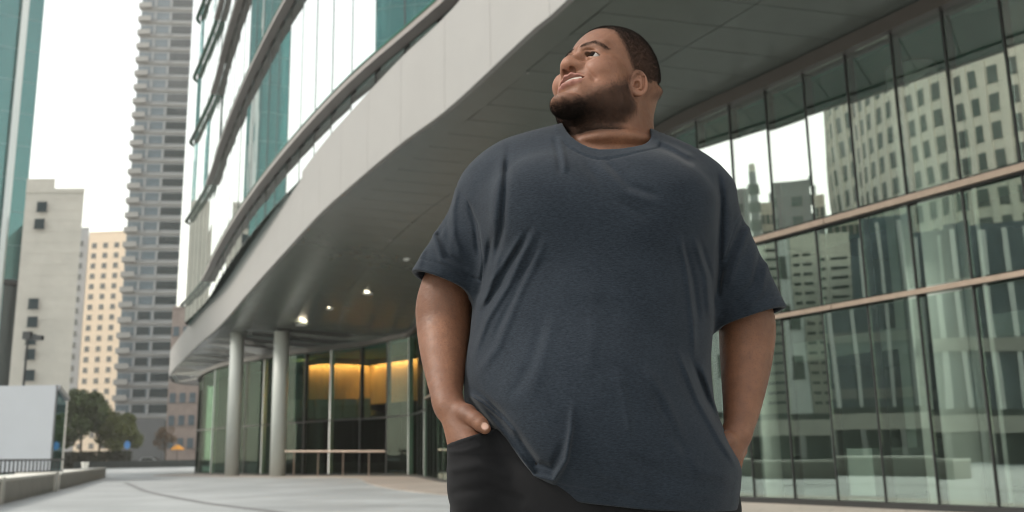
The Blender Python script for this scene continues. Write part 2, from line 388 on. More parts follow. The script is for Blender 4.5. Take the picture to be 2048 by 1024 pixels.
MB().prism(poly + [(ex * (D + 24) - 3, D + 24)], zo - .5, zo - .05).build('overhang_soffit', M['steel'], tg)
p = at_y(33, 300, D - 4.0); MB().box((p[0] - .3, p[1] - .6, 62), (.8, .5, 90)).build('vertical_fin', mat('pale_fin', (.55, .60, .60), .5), tg)

# ---- white hoarding pavilion
D = 47; xl, xr = at_y(-60, 850, D)[0], at_y(106, 850, D)[0]; zt_ = zt(60, 771, D); x2 = at_y(129, 850, D + 9)[0]
pv = empty('hoarding_pavilion', ((xl + xr) / 2, D + 3, 0), 'plain white boxed pavilion with a glazed right side, behind the dark railing', 'pavilion')
MB().slab((xl, D, 0), (xr, D, 0), (xr, D, zt_), (xl, D, zt_), (0, .2, 0)).build('front_wall', M['white'], pv)
MB().prism([(xl, D + .22), (xr - .05, D + .22), (x2 - .4, D + 9), (xl, D + 9)], 0, zt_ - .25).build('inner_wall', M['int_wall'], pv)
MB().prism([(xl, D + .21), (xr + .1, D + .21), (x2 + .2, D + 9), (xl, D + 9)], zt_ - .22, zt_ + .02).build('roof', M['white'], pv)
sidea, sideb = np.array([xr, D + .25]), np.array([x2, D + 9.])
for k in range(5):
    a = sidea + (sideb - sidea) * (k + .03) / 5; b_ = sidea + (sideb - sidea) * (k + .97) / 5
    MB().slab((*a, .05), (*b_, .05), (*b_, zt_ - .3), (*a, zt_ - .3), (-.04, 0, 0)).build('glass_pane', M['tealpane'], pv)

# ---- planter wall (long low stone bench) and the railing behind it
A = at_z(-2, 1009, 0); B = at_z(106, 983, 0); C_ = at_z(118, 980, 0); E_ = at_z(211, 955, 0)
def low_wall(a, b, name, label, mt):
    a = np.array(a[:2]); b = np.array(b[:2]); d = (b - a) / np.linalg.norm(b - a); n = np.array([-d[1], d[0]])
    if n[0] > 0: n = -n
    r = empty(name, (*((a + b) / 2), 0), label, 'planter wall', 'low stone planter walls edging the plaza')
    h = .52
    MB().prism([tuple(a), tuple(b), tuple(b + n * 1.1), tuple(a + n * 1.1)], 0, h).build('wall', mt, r)
    a2, b2 = a - n * .03, b - n * .03
    MB().prism([tuple(a2), tuple(b2), tuple(b2 + n * 1.16), tuple(a2 + n * 1.16)], h + .002, h + .075).build('coping', M['pale_stone'], r)
    return r
dAB = (B - A)[:2] / np.linalg.norm((B - A)[:2])
low_wall(A - np.array([*(-dAB * -8), 0]) * 1, A, 'planter_wall', 'low stone planter wall segment cut off by the left edge, nearest the viewer', M['stone'])
low_wall(A + np.array([*(dAB * .35), 0]), B, 'planter_wall', 'middle stone planter wall segment between the two pale end blocks', M['stone'])
low_wall(C_, E_, 'planter_wall', 'far stone planter wall segment ending at the open plaza', M['stone'])
for P0, lb in ((A, 'pale stone block between the nearest planter wall segments at the left edge'), (B, 'pale stone block where the middle and far planter wall segments meet')):
    p0 = np.array(P0[:2]); n = np.array([-dAB[1], dAB[0]]); p1 = p0 + dAB * (.33 if P0 is A else .9)
    MBo = MB().prism([tuple(p0 - n * .05), tuple(p1 - n * .05), tuple(p1 + n * 1.2), tuple(p0 + n * 1.2)], 0, .63)
    tag(MBo.build('stone_block', M['pale_stone'], origin=(p0[0], p0[1], 0)), lb, 'stone block')
yr = 31.0
rl = empty('railing', (at_y(40, 930, yr)[0], yr, 0), 'dark metal railing with upright bars behind the planter wall, below the white box', 'railing')
x0, x1 = at_y(-60, 930, yr)[0], at_y(126, 930, yr + 8)[0]; ra, rb = np.array([x0, yr - 1]), np.array([x1, yr + 8]); Lr = np.linalg.norm(rb - ra); dr = (rb - ra) / Lr
for z in (1.06, .62, .14): MB().tube([(*ra, z), (*rb, z)], .035, 6).build('rail', M['steel'], rl)
bar = MB().box((0, 0, .53), (.045, .045, 1.06)).mesh('bar', M['steel'])
for i in range(int(Lr / .34)):
    p = ra + dr * i * .34; inst(bar, 'bar', (p[0], p[1], 0), 0, rl)
for i in range(5):
    a = ra + dr * Lr * (i + .02) / 5 + np.array([0, .08]); b_ = ra + dr * Lr * (i + .98) / 5 + np.array([0, .08])
    MB().slab((*a, .1), (*b_, .1), (*b_, .58), (*a, .58), (0, .015, 0)).build('glass_panel', M['tealpane'], rl)

# ---- street lamp on the left
p = at_y(43, 800, 52); lp = empty('street_lamp', (p[0], p[1], 0), 'dark street lamp with a box head in front of the beige stone block', 'street lamp')
zt2 = zt(46, 672, 52)
MB().tube([(p[0], p[1], 0), (p[0] + .05, p[1], zt2)], [.09, .06], 8).build('pole', M['steel'], lp)
MB().tube([(p[0] + .05, p[1], zt2 - .1), (p[0] + .5, p[1], zt2 - .12)], .045, 6).build('arm', M['steel'], lp)
MB().box((p[0] + .02, p[1], zt2 + .02), (.42, .3, .42)).build('lamp_head', M['steel'], lp)
MB().box((p[0] + .62, p[1], zt2 - .12), (.5, .3, .26)).build('lamp_head', M['steel'], lp)

# ---- street edge: low dark boundary wall, cars, sign, bollard, people far off
D = 146; xl, xr = at_y(150, 900, D)[0], at_y(420, 900, D)[0]
fw = empty('boundary_wall', ((xl + xr) / 2, D, 0), 'long low dark wall along the far edge of the plaza', 'wall')
MB().box(((xl + xr) / 2, D, .5), (xr - xl, .3, 1.0)).build('wall', mat('dark_wall_stone', (.07, .085, .085), .7, 0, .2, .6), fw)
for k in range(14):
    MB().box((xl + (xr - xl) * (k + .5) / 14, D - .17, .5), ((xr - xl) / 14 - .25, .03, .8)).build('panel', mat('dark_wall_panel', (.06, .075, .075), .6) if k == 0 else bpy.data.materials['dark_wall_panel'], fw)
def make_car(px, D, body, label, rz=0.0):
    p = at_y(px, 910, D); r = empty('parked_car', (0, 0, 0), label, 'car', 'cars on the far street')
    prof = [(-2.15, .35), (-2.2, .75), (-1.95, .92), (-1.3, .98), (-.75, 1.42), (.75, 1.46), (1.45, 1.02), (2.05, .92), (2.2, .7), (2.15, .35)]
    b = MB(); n = len(prof)
    vs = []
    for y in (-.85, .85): vs += [(x, y * (1 if z < 1.0 else .86), z) for x, z in prof]
    b.add(vs, [tuple(range(n)), tuple(range(2 * n - 1, n - 1, -1))] + [(i, i + n, (i + 1) % n + n, (i + 1) % n) for i in range(n)])
    b.build('body', body, r, smooth=False)
    for y in (-.80, .80):
        g = MB().slab((-.98, y, 1.03), (1.2, y, 1.05), (.68, y * .93, 1.40), (-.68, y * .93, 1.37), (0, math.copysign(.03, y), 0)); g.build('window', M['dkglass'], r)
    MB().slab((1.48, -.7, 1.03), (1.48, .7, 1.03), (.82, .66, 1.44), (.82, -.66, 1.44), (.05, 0, .03)).build('windscreen', M['dkglass'], r)
    for x in (-1.35, 1.35):
        for y in (-.8, .8):
            w = MB(); w.tube([(x, y - .1, .33), (x, y + .1, .33)], .33, 14); wo_ = w.build('wheel', M['steel'], r)
            MB().tube([(x, y - .115, .33), (x, y + .115, .33)], .19, 10).build('rim', M['slab'], wo_, origin=(0, 0, 0))
    for y in (-.6, .6): MB().box((2.17, y, .72), (.08, .36, .16)).build('headlight', M['pale_stone'], r)
    r.location = (p[0], D, 0.0); r.rotation_euler = (0, 0, rz); return r
paintm = lambda n, c: mat(n, c, .25, .0, spec=.6)
make_car(165, 152, paintm('white_paint', (.7, .7, .7)), 'white car on the far street below the trees', .1)
make_car(188, 157, paintm('cream_paint', (.75, .62, .35)), 'cream taxi like car just right of the white car below the trees', 3.0)
make_car(298, 151, paintm('pale_car_paint', (.65, .68, .70)), 'pale car on the far street in front of the dark tower podium', .0)
def signpost(px, D, zc, r_, col, label, cat):
    p = at_y(px, 890, D); e = empty('street_sign', (p[0], D, 0), label, cat)
    MB().tube([(p[0], D, 0), (p[0], D, zc + r_)], .05, 6).build('pole', M['steel'], e)
    b = MB(); n = 18; b.add([(p[0] + r_ * math.cos(t), D - .07 + dy, zc + 1.3 * r_ * math.sin(t)) for dy in (0, -.04) for t in np.linspace(0, 2 * math.pi, n, endpoint=False)], [tuple(range(n)), tuple(range(2 * n - 1, n - 1, -1))] + [(i, (i + 1) % n, (i + 1) % n + n, i + n) for i in range(n)])
    b.build('sign_face', mat('sign_' + cat.split()[0], col, .4), e)
signpost(255, 140, zt(255, 890, 140), .45, (.10, .32, .75), 'blue oval street sign on a thin pole in front of the dark podium', 'sign')
p = at_y(355, 893, 132); um = empty('cafe_parasol', (p[0], 132, 0), 'small orange parasol far off between the plaza and the brick building', 'parasol')
MB().tube([(p[0], 132, 0), (p[0], 132, 3.0)], .04, 6).build('pole', M['steel'], um)
MB().lathe([(.95, 2.35), (.9, 2.5), (.5, 2.85), (.05, 3.05)], (p[0], 132, 0), 10).build('canopy', mat('orange_canvas', (.75, .33, .05), .8), um)
p = at_z(352, 934, 0); tag(MB().lathe([(.32, 0), (.36, .55), (.42, .9), (.40, .95)], (0, 0, 0), 16).build('bollard', M['pale_stone'], origin=(0, 0, 0)), 'stout white bollard at the far edge of the plaza', 'bollard').location = (p[0], 112, 0)

# ---- trees
def tree(px, D, h, w, label, leafm, seed, n=1500, trunk=.2):
    rg = np.random.default_rng(seed); p = at_y(px, 900, D); r = empty('street_tree', (p[0], D, 0), label, 'tree', 'street trees below the towers')
    t = MB(); t.tube([(p[0], D, 0), (p[0] + .1, D, h * .3), (p[0] - .05, D + .1, h * .6), (p[0], D, h * .85)], [trunk, trunk * .8, trunk * .5, .05], 8)
    cl = []
    for k in range(11):
        a = rg.uniform(0, 6.28); zz = h * rg.uniform(.38, .9); rr = w * .5 * rg.uniform(.25, .85) * (1 - abs(zz / h - .6) * .9)
        c = np.array([p[0] + rr * math.cos(a), D + rr * math.sin(a), zz]); cl.append((c, w * rg.uniform(.16, .27)))
        t.tube([(p[0], D, zz * .6), tuple((c + [p[0], D, zz * .75]) / 2), tuple(c)], [trunk * .35, trunk * .22, .03], 5)
    t.build('trunk', M['bark'], r)
    V = []; Fc = []
    for c, s in cl:
        m_ = n // 11
        d = rg.normal(size=(m_, 3)); d /= np.linalg.norm(d, axis=1)[:, None]; rad = s * rg.uniform(.35, 1.08, m_) ** .6
        q = c + d * rad[:, None] * [1, 1, .85]
        for x in q:
            u = rg.normal(size=3); u /= np.linalg.norm(u); v = np.cross(u, rg.normal(size=3)); v /= np.linalg.norm(v); L = rg.uniform(.12, .26) * w / 6
            i = len(V); V += [tuple(x - u * L), tuple(x + v * L * .55), tuple(x + u * L), tuple(x - v * L * .55)]; Fc.append((i, i + 1, i + 2, i + 3))
    b = MB(); b.v = V; b.f = Fc; b.build('crown', leafm, r)
    return r
def hpx(px, D, py): return zt(px, py, D)
tree(160, 152, hpx(160, 152, 782), 9.0, 'taller dark green street tree beside the white hoarding box', M['leaf'], 1, 9000)
tree(197, 156, hpx(197, 156, 800), 7.0, 'olive street tree in the middle of the three by the far street', M['leaf2'], 2, 7000)
tree(238, 150, hpx(238, 150, 828), 6.4, 'shorter rounded olive street tree in front of the tall grey tower', M['leaf2'], 3, 8000)
tree(330, 160, hpx(330, 160, 850), 4.0, 'thin brownish street tree beside the far brick building', mat('brown_leaf', (.16, .10, .05), .7, 0, .4, 3), 4, 1500, .12)

# clipped dark hedge behind the far wall
xl, xr = at_y(128, 900, 149)[0], at_y(262, 900, 149)[0]; rg = np.random.default_rng(8); V = []; Fq = []
for _ in range(5000):
    x = np.array([rg.uniform(xl, xr), rg.uniform(148.2, 149.8), rg.uniform(0, 2.5) ** 1.0]); u = rg.normal(size=3); u /= np.linalg.norm(u); v = np.cross(u, rg.normal(size=3)); v /= np.linalg.norm(v); L = rg.uniform(.12, .24); i = len(V)
    V += [tuple(x - u * L), tuple(x + v * L * .6), tuple(x + u * L), tuple(x - v * L * .6)]; Fq.append((i, i + 1, i + 2, i + 3))
hb = MB(); hb.v = V; hb.f = Fq; hd = hb.build('hedge', mat('dark_hedge_leaf', (.035, .042, .02), .7, 0, .4, 3), origin=((xl + xr) / 2, 149, 0)); tag(hd, 'dark clipped hedge behind the far boundary wall below the street trees', 'hedge')
# ================================================================== OFFICE BUILDING (glass ground floor, canopy, curved upper storeys)
G = Curve([(13.5, 2.45, 7.9), (11.2, 6.35, 7.9), (8.75, 10.5, 7.9), (6.71, 13.96, 7.9), (5.01, 16.84, 7.9), (3.2, 19.9, 7.88), (-.33, 27.3, 7.7), (-2.6, 35, 7.4), (-4.68, 45, 6.95), (-6.26, 48, 6.94),
           (-8.1, 50, 6.88), (-10.62, 52, 6.9), (-13.54, 55, 6.95), (-17, 59, 7.0), (-19.0, 61.3, 6.95), (-20.9, 63.9, 6.7), (-21.7, 65.8, 6.45), (-21.5, 67.6, 6.4), (-19, 70.5, 6.4), (-12, 76, 6.4)])
FZ = 8.7
Fc = Curve([(9.6, -3, FZ), (6.6, 3, FZ), (3.6, 9.4, FZ), (1.0, 15.32, FZ), (.41, 16.5, FZ), (-1.34, 20.3, FZ), (-2.77, 22.86, FZ), (-4.67, 26.6, FZ), (-6.17, 29.7, FZ), (-8.23, 34.4, FZ), (-12.3, 43.84, FZ), (-17.25, 55.48, FZ),
            (-22.42, 66.67, FZ), (-30.24, 84.32, FZ), (-32.9, 91, FZ), (-34.4, 96.5, FZ), (-34.0, 100.6, FZ), (-31, 103.2, FZ), (-26, 104, FZ)])
U = Curve([(9.3, 1.5), (5.7, 8.5), (2.1, 15.3), (-1.6, 21.6), (-5.2, 27.4), (-8.95, 34.5), (-12.6, 42.2), (-16.0, 50), (-19.5, 58.4), (-22.7, 65.1), (-24.1, 67.9), (-24.6, 69.0), (-24.5, 70.2), (-23, 71.8), (-14, 78)])
ob = empty('office_building', (2, 30, 0), 'curved glass office building with a sweeping pale canopy over its recessed ground floor', 'building')
OBO = np.array([2, 30, 0.0])
def inward(c, t):
    d = c.tan(t); n = np.stack([d[..., 1], -d[..., 0]], -1)       # right of travel = into the building
    return n
# ---- ground floor panes: fine pitch in the near bays, wide bays at the far end
tk = [0.0]
sy = lambda t: G.at(np.array(t))[1]
# start so that a mullion stands where the photograph has one
tk = list(np.arange(13.21 % .946, G.L, .946)); tk = [t for t in tk if sy(t) < 33]
t = tk[-1]
while t < G.L - 2.2:
    t += 1.3 if sy(t) < 44 else 2.35; tk.append(t)
tk = np.array(tk); gp = G.at(tk); gin = inward(G, tk)
rows_near = [(.12, 3.23), (3.39, 4.70), (4.92, None)]
def gpane(i, z0, z1, sl=.02):
    a, b = gp[i].copy(), gp[i + 1].copy(); d = (b - a)[:2]; L = np.linalg.norm(d); d /= L; n = np.array([d[1], -d[0]])
    tilt = RNG.normal(0, .0035, 2)      # glazing is never perfectly in plane
    a2 = a[:2] + d * .03 + n * (.0 + tilt[0]); b2 = b[:2] - d * .03 + n * (.0 - tilt[0]); o = n * tilt[1] * 2
    za = a[2] - .26 if z1 is None else z1; zb = b[2] - .26 if z1 is None else z1
    return MB().slab((*a2, z0), (*b2, z0), (*(b2 + o), zb), (*(a2 + o), za), (n[0] * .02, n[1] * .02, 0)).build('glass_pane', M['lobbypane'] if gp[i][1] > 36 else M['pane'] if z1 is None else M['lowpane'], ob)
mull = {}
for i in range(len(tk) - 1):
    far = gp[i][1] > 40
    for z0, z1 in ([(.12, 2.85), (2.93, None)] if far else rows_near): gpane(i, z0, z1)
for i in range(len(tk)):
    p = gp[i]; n = gin[i]; d = np.array([-n[1], n[0]]); zt_ = p[2] - .25; w = .012 if p[1] < 40 else .04
    wpale = p[1] > 40 and i % 3 == 0
    a = p[:2] - n * .018 - d * w; b = p[:2] - n * .018 + d * w
    MB().slab((*a, .1), (*b, .1), (*b, zt_), (*a, zt_), (n[0] * .24, n[1] * .24, 0)).build('mullion', M['column'] if wpale else M['mullion'], ob)
def run(c, ts, zlo, zhi, off0, off1, name, m, zfun=None, parent=ob):
    """profile strip along curve c: from off0 to off1 (positive = into the building), zlo..zhi"""
    p = c.at(ts); n = inward(c, ts); pa = [];  pb = []; th = []
    for q, nn in zip(p, n):
        z0 = zlo if zfun is None else zfun(q) + zlo; z1 = zhi if zfun is None else zfun(q) + zhi
        pa.append((*(q[:2] + nn * off0), z0)); pb.append((*(q[:2] + nn * off1), z0)); th.append((0, 0, z1 - z0))
    return MB().strip(pa, pb, th).build(name, m, parent)
allt = np.linspace(0, G.L, 220); gy = G.at(allt)[:, 1]; neart = allt[gy < 40.5]; fart = allt[gy > 40]
run(G, allt, 0.0, .115, -.06, .14, 'base_frame', M['mullion'])
# bronze rails are laid in lengths, as their joints show
for z0, z1, off in ((3.27, 3.35, .11), (4.755, 4.855, .12)):
    st = neart[0]
    while st < neart[-1] - .5:
        en = min(st + 3.94, neart[-1]); run(G, np.linspace(st + .008, en - .008, 9), z0, z1, -off, -.055, 'bronze_rail', M['bronze']); st = en
run(G, neart, 3.27, 3.36, -.054, .05, 'transom', M['mullion']); run(G, neart, 4.73, 4.89, -.054, .05, 'transom', M['mullion'])
run(G, fart, 2.86, 2.92, -.05, .05, 'transom', M['mullion'])
run(G, neart, -.26, -.01, -.16, .16, 'header', M['trim'], zfun=lambda q: q[2])
run(G, fart, -.22, -.01, -.12, .12, 'header', M['trim'], zfun=lambda q: q[2])
run(G, allt, .0, .02, -2.6, -.06, 'paving_border', M['warm_paving']) ; bpy.data.objects['paving_border']['kind'] = 'structure'

# ---- soffit: one panel between every pair of mullions, running out to the fascia
fmap = lambda y: np.interp(y, [2, 14, 17.5, 20, 27, 45, 56, 61, 65.8, 67], [1.5, 14.1, 17.7, 20.6, 28.6, 49, 66, 78, 97, 100])
Fall = Fc.at(Fc.s); itip = int(np.argmax(Fall[:, 0] * 0 + np.where(Fall[:, 1] < 100.7, Fall[:, 1], -9)))
def fpt(y): return np.array([np.interp(y, Fall[:itip + 1, 1], Fall[:itip + 1, 0]), y, FZ])
E0 = gp.copy(); E1 = np.array([fpt(fmap(min(p[1], 67))) for p in gp])
def lerp(a, b, t): return a + (b - a) * t
sp_rows = [(.0, .36), (.36, .72)]
for i in range(len(tk) - 1):
    if gp[i + 1][1] <= gp[i][1]: break
    Lp = np.linalg.norm(E1[i] - E0[i]); g = .010 / max(np.linalg.norm(gp[i + 1] - gp[i]), .3); gl = .010 / Lp; bw = .75 / Lp
    cuts = [0, .5 * (1 - bw), 1 - bw] if gp[i][1] < 38 else [0, 1 - bw]
    for c0, c1 in zip(cuts[:-1], cuts[1:]):
        q = [lerp(lerp(E0[i], E0[i + 1], u), lerp(E1[i], E1[i + 1], u), v) for u, v in ((g, c0 + gl), (1 - g, c0 + gl), (1 - g, c1 - gl), (g, c1 - gl))]
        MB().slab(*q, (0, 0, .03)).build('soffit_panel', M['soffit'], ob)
    if i % 2 == 0 and i + 2 < len(tk):
        j = min(i + 2, len(tk) - 1)
        q = [lerp(E0[i], E1[i], 1 - bw + gl * 3) - [0, 0, .035], lerp(E0[j], E1[j], 1 - bw + gl * 3) - [0, 0, .035], lerp(E0[j], E1[j], 1 - .06 / Lp) - [0, 0, .035], lerp(E0[i], E1[i], 1 - .06 / Lp) - [0, 0, .035]]
        MB().slab(*q, (0, 0, .05)).build('border_panel', M['soffit'], ob)
last = i
# far rounded tip of the soffit
tips = [tuple(E1[k]) for k in range(last - 1, last + 1)] + [tuple(q) for q in Fall[itip:]]
gt = [tuple(G.at(np.array(tk[last - 1])))] + [tuple(G.at(np.array(x))) for x in np.linspace(tk[last], G.L, 6)]
b = MB(); ring = tips + gt[::-1]; b.add(ring + [(x, y, z + .05) for x, y, z in ring], [tuple(range(len(ring))), tuple(range(2 * len(ring) - 1, len(ring) - 1, -1))]); b.build('soffit_tip', M['soffit'], ob)
b = MB(); b.strip([tuple(q + [0, 0, .06]) for q in E0[:last + 1]], [tuple(q + [0, 0, .06]) for q in E1[:last + 1]], (0, 0, .04)); b.build('soffit_backing', M['mullion'], ob)

# ---- fascia panels
ft = np.arange(0, Fc.L - .1, 2.6)
for a, c in zip(ft, np.minimum(ft + 2.6, Fc.L)):
    ts = np.linspace(a + .006, c - .006, 6); p = Fc.at(ts); n = inward(Fc, ts)
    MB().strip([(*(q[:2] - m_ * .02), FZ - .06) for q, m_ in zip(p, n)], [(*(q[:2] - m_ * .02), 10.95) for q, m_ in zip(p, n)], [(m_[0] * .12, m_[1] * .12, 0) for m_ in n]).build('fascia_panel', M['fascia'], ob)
ts = np.linspace(0, Fc.L, 160); run(Fc, ts, FZ + .3, 10.9, .11, .2, 'fascia_backing', M['mullion'])
# canopy roof from fascia to the upper wall and far tip
rp = [tuple(q[:2]) for q in Fc.at(np.linspace(0, Fc.L, 80))] + [tuple(q) for q in np.array([(10, 104), (30, 80), (40, 20), (30, -3)])]
MB().prism(rp, 10.5, 10.7).build('canopy_roof', M['fascia'], ob)

# ---- downlights
def soffit_z(x, y):
    best = (9, 8.3)
    for i in range(last):
        for v in np.linspace(0, 1, 21):
            q = lerp(lerp(E0[i], E0[i + 1], .5), lerp(E1[i], E1[i + 1], .5), v); d = (q[0] - x) ** 2 + (q[1] - y) ** 2
            if d < best[0]: best = (d, q[2])
    return best[1]
lampm = emit('downlight_lamp', (1.0, .86, .62), 14.0)
ring_me = MB().lathe([(.36, -.03), (.36, .0), (.29, .0), (.29, -.03)], n=20).mesh('downlight', M['column'])
disc_me = MB().lathe([(.27, -.022), (.27, -.004)], n=20).mesh('lamp', lampm)
for px, py in ((737, 582), (664, 617), (603, 645), (818, 531), (392, 737), (900, 490), (1010, 430)):
    z = 8.2
    for _ in range(4): p = at_z(px, py, z); z = soffit_z(p[0], p[1])
    s = p[1] / 42 * .6 + .08
    d = inst(ring_me, 'downlight', (p[0], p[1], z - .03), 0, ob, (s, s, 1)); l = inst(disc_me, 'lamp', (0, 0, 0), 0, None); l.parent = d; l.location = (0, 0, 0)
# ---- canopy columns in front of the glass
for px, D, w in ((464, 57.0, 27), (555, 52.6, 30)):
    p = at_y(px, 940, D); r = w / 2 / 1900 * D; z1 = soffit_z(p[0], p[1])
    c = MB(); c.lathe([(r * 1.0, 0), (r, z1 - .02)], (p[0], p[1], 0), 28); c.build('column', mat('canopy_column_shaded', (.50, .53, .50), .5, 0, .04, 2), ob, smooth=True)  # shade put into the colour: darker than the plaster of the indoor columns
for px, py, w in ((1863, 1018, 104), (1965, 1011, 26), (1518, 1000, 34), (878, 962, 40)):
    p = at_z(px, py, 0) ; r = w / 2 / 1900 * p[1]; p = p + np.array([*(inward(G, np.array(np.interp(p[1], G.at(G.s)[:, 1], G.s))) * (r + .25)), 0])
    MB().lathe([(r, .02), (r, 7.5)], (p[0], p[1], 0), 32).build('column', M['column'], ob, smooth=True)

# ---- interior
run(G, allt, -.12, .012, .15, 14, 'interior_floor', M['int_floor'])
run(G, allt, -.35, -.3, .2, 14, 'interior_ceiling', M['int_ceiling'], zfun=lambda q: q[2])
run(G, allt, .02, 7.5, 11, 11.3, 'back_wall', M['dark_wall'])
run(G, neart, 3.25, 3.75, 6.5, 11, 'mezzanine_floor', M['int_wall'])
for k, t in enumerate(np.arange(3, G.L - 3, 5.2)):
    if 38 < sy(t) < 61: continue
         # cross walls and slim inner posts
    p = G.at(np.array(t)); n = inward(G, np.array(t)); a = p[:2] + n * 5.5; b_ = p[:2] + n * 10.9; d = np.array([-n[1], n[0]]) * .12
    MB().prism([tuple(a - d), tuple(b_ - d), tuple(b_ + d), tuple(a + d)], .02, 6.4).build('cross_wall', M['int_wall'], ob)
    q = p[:2] + n * 2.4 + np.array([-n[1], n[0]]) * 1.2
    MB().lathe([(.07, .02), (.07, 6.5)], (q[0], q[1], 0), 10).build('inner_post', M['column'], ob)
    q = p[:2] + n * 3.4 - np.array([-n[1], n[0]]) * .9
    MB().box((q[0], q[1], .5), (1.5, .6, .9), math.atan2(n[1], n[0])).build('lobby_bench', M['int_wall'], ob)
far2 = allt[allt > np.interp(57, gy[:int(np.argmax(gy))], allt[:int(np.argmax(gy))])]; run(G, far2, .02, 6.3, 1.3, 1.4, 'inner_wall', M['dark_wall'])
# warm lit upper lobby of the entrance
D = 57.0; a = at_y(606, 795, D); b_ = at_y(742, 722, D); c_ = at_y(840, 740, D - 5)
xs_ = np.linspace(0, 1, 14); arc = [(a[0] + (b_[0] - a[0]) * u, D - 2.0 * math.sin(math.pi * u) * .8) for u in xs_] + [(c_[0] - (c_[0] - b_[0]) * (1 - u), D - 4 * u) for u in (.5, 1)]
zt0, zt1 = 4.0, b_[2]
MB().strip([(x, y, zt0) for x, y in arc], [(x, y, zt1) for x, y in arc], (0, .25, 0)).build('lobby_wood_wall', M['wood'], ob)
MB().strip([(x, y - .50, zt1 - .22) for x, y in arc], [(x, y - .36, zt1 - .22) for x, y in arc], (0, 0, .05)).build('cove_lamp', emit('cove_lamp', (1.0, .50, .20), 46.0), ob)
MB().strip([(x, y - .72, zt1 - .36) for x, y in arc], [(x, y - .68, zt1 - .36) for x, y in arc], (0, 0, .36)).build('cove_lip', M['wood'], ob)
a = at_y(575, 800, D - 2.5); b_ = at_y(742, 835, D - 2.5)
for k in range(6):
    x0 = a[0] + (b_[0] - a[0]) * k / 6 + .03; x1 = a[0] + (b_[0] - a[0]) * (k + 1) / 6 - .03
    MB().box(((x0 + x1) / 2, D - 2.5, (a[2] + b_[2]) / 2), (x1 - x0, .2, a[2] - b_[2])).build('balcony_panel', M['slab'], ob)
MB().box(((a[0] + b_[0]) / 2, D + 1, b_[2] + .3), (b_[0] - a[0], 7, .3)).build('mezzanine_floor', M['int_wall'], ob)
rp0 = at_y(570, 903, 50.5); rp1 = at_y(770, 903, 47)
MB().tube([tuple(rp0), tuple(rp1)], .05, 8).build('door_rail', M['bronze'], ob)
for u in (.1, .35, .6, .85):
    q = rp0 + (rp1 - rp0) * u; MB().tube([(q[0], q[1], .02), tuple(q)], .03, 6).build('door_post', M['bronze'], ob)

# ---- upper storeys
LZ = [12.05, 18.4, 24.6, 29.85, 34.75, 39.5]
ut = np.arange(.6, U.L, 1.95); up_ = U.at(ut); un = inward(U, ut)
for j in range(6):
    for i in range(len(ut) - 1):
        e = .16 if up_[i][1] < 54 else .012; z0 = 10.72 if j == 0 else LZ[j - 1] + e; z1 = LZ[j] - e
        if up_[i][1] < 8 or (up_[i][1] < 14 + 6 * j and j > 1): continue
        a = up_[i] + un[i] * .45; c = up_[i + 1] + un[i + 1] * .45; d = (c - a) / np.linalg.norm(c - a); n = np.array([d[1], -d[0]]); tl = RNG.normal(0, .004)
        MB().slab((*(a + d * .025 + n * tl), z0), (*(c - d * .025 - n * tl), z0), (*(c - d * .025 - n * tl), z1), (*(a + d * .025 + n * tl), z1), (n[0] * .02, n[1] * .02, 0)).build('upper_pane', M['upane'], ob)
for i in range(len(ut)):
    if up_[i][1] < 8: continue
    n = un[i]; d = np.array([-n[1], n[0]]); p = up_[i] + n * .44
    MB().slab((*(p - d * .03), 10.72), (*(p + d * .03), 10.72), (*(p + d * .03), 39.3), (*(p - d * .03), 39.3), (n[0] * .16, n[1] * .16, 0)).build('upper_mullion', M['mullion'], ob)
us = np.linspace(0, U.L, 150)
cut = int(np.argmax(U.at(us)[:, 1] > 54))
for j, z in enumerate(LZ):
    st = 0.0
    while st < U.L - .5:
        en = min(st + 5.85, U.L); tq = np.linspace(st + .004, en - .004, 9)
        if U.at(np.array(st))[1] < 54: run(U, tq, z - .09, z + .09, .06, .42, 'ledge', M['ledge'])
        st = en
    run(U, us[:cut + 1], z + .092, z + .13, .03, .3, 'ledge_glass_edge', M['green_edge']); run(U, us[cut:], z + .012, z + .055, .12, .42, 'ledge_glass_edge', M['green_edge'])
    run(U, us, z - .12, z + .12, .66, 6, 'upper_floor', M['int_wall'])
run(U, us, 10.72, 39.4, 5.0, 5.3, 'upper_core', mat('upper_core', (.10, .17, .17), .6, 0, .25, .3))
rp = [tuple(q + m_ * .3) for q, m_ in zip(U.at(us), inward(U, us))] + [(35, 70), (40, 0)]
MB().prism(rp, 39.8, 40.2).build('roof', M['ledge'], ob)

# ================================================================== BUILDINGS ACROSS THE SQUARE (seen mirrored in the glass)
def glass_hit(px, py):
    r = ray(px, py); p = G.at(G.s)
    for i in range(len(p) - 1):
        a, b_ = p[i][:2], p[i + 1][:2]; Mx = np.array([[r[0], a[0] - b_[0]], [r[1], a[1] - b_[1]]])
        try: t, s = np.linalg.solve(Mx, a)
        except Exception: continue
        if 0 <= s <= 1 and t > 0:
            d = (b_ - a) / np.linalg.norm(b_ - a); return r[:2] * t, d
def mir(px, D):
    """real plan position of what shows mirrored in the glass at image column px, D metres along the folded sight line"""
    h, d = glass_hit(px, 700); r = ray(px, 700); v = r[:2] / np.linalg.norm(r[:2]); n = np.array([d[1], -d[0]])
    q = v - 2 * np.dot(v, n) * n
    return h + q * (D - np.linalg.norm(h)), q
def mz(px, py, D): r = ray(px, py); return CH + r[2] / np.linalg.norm(r[:2]) * D
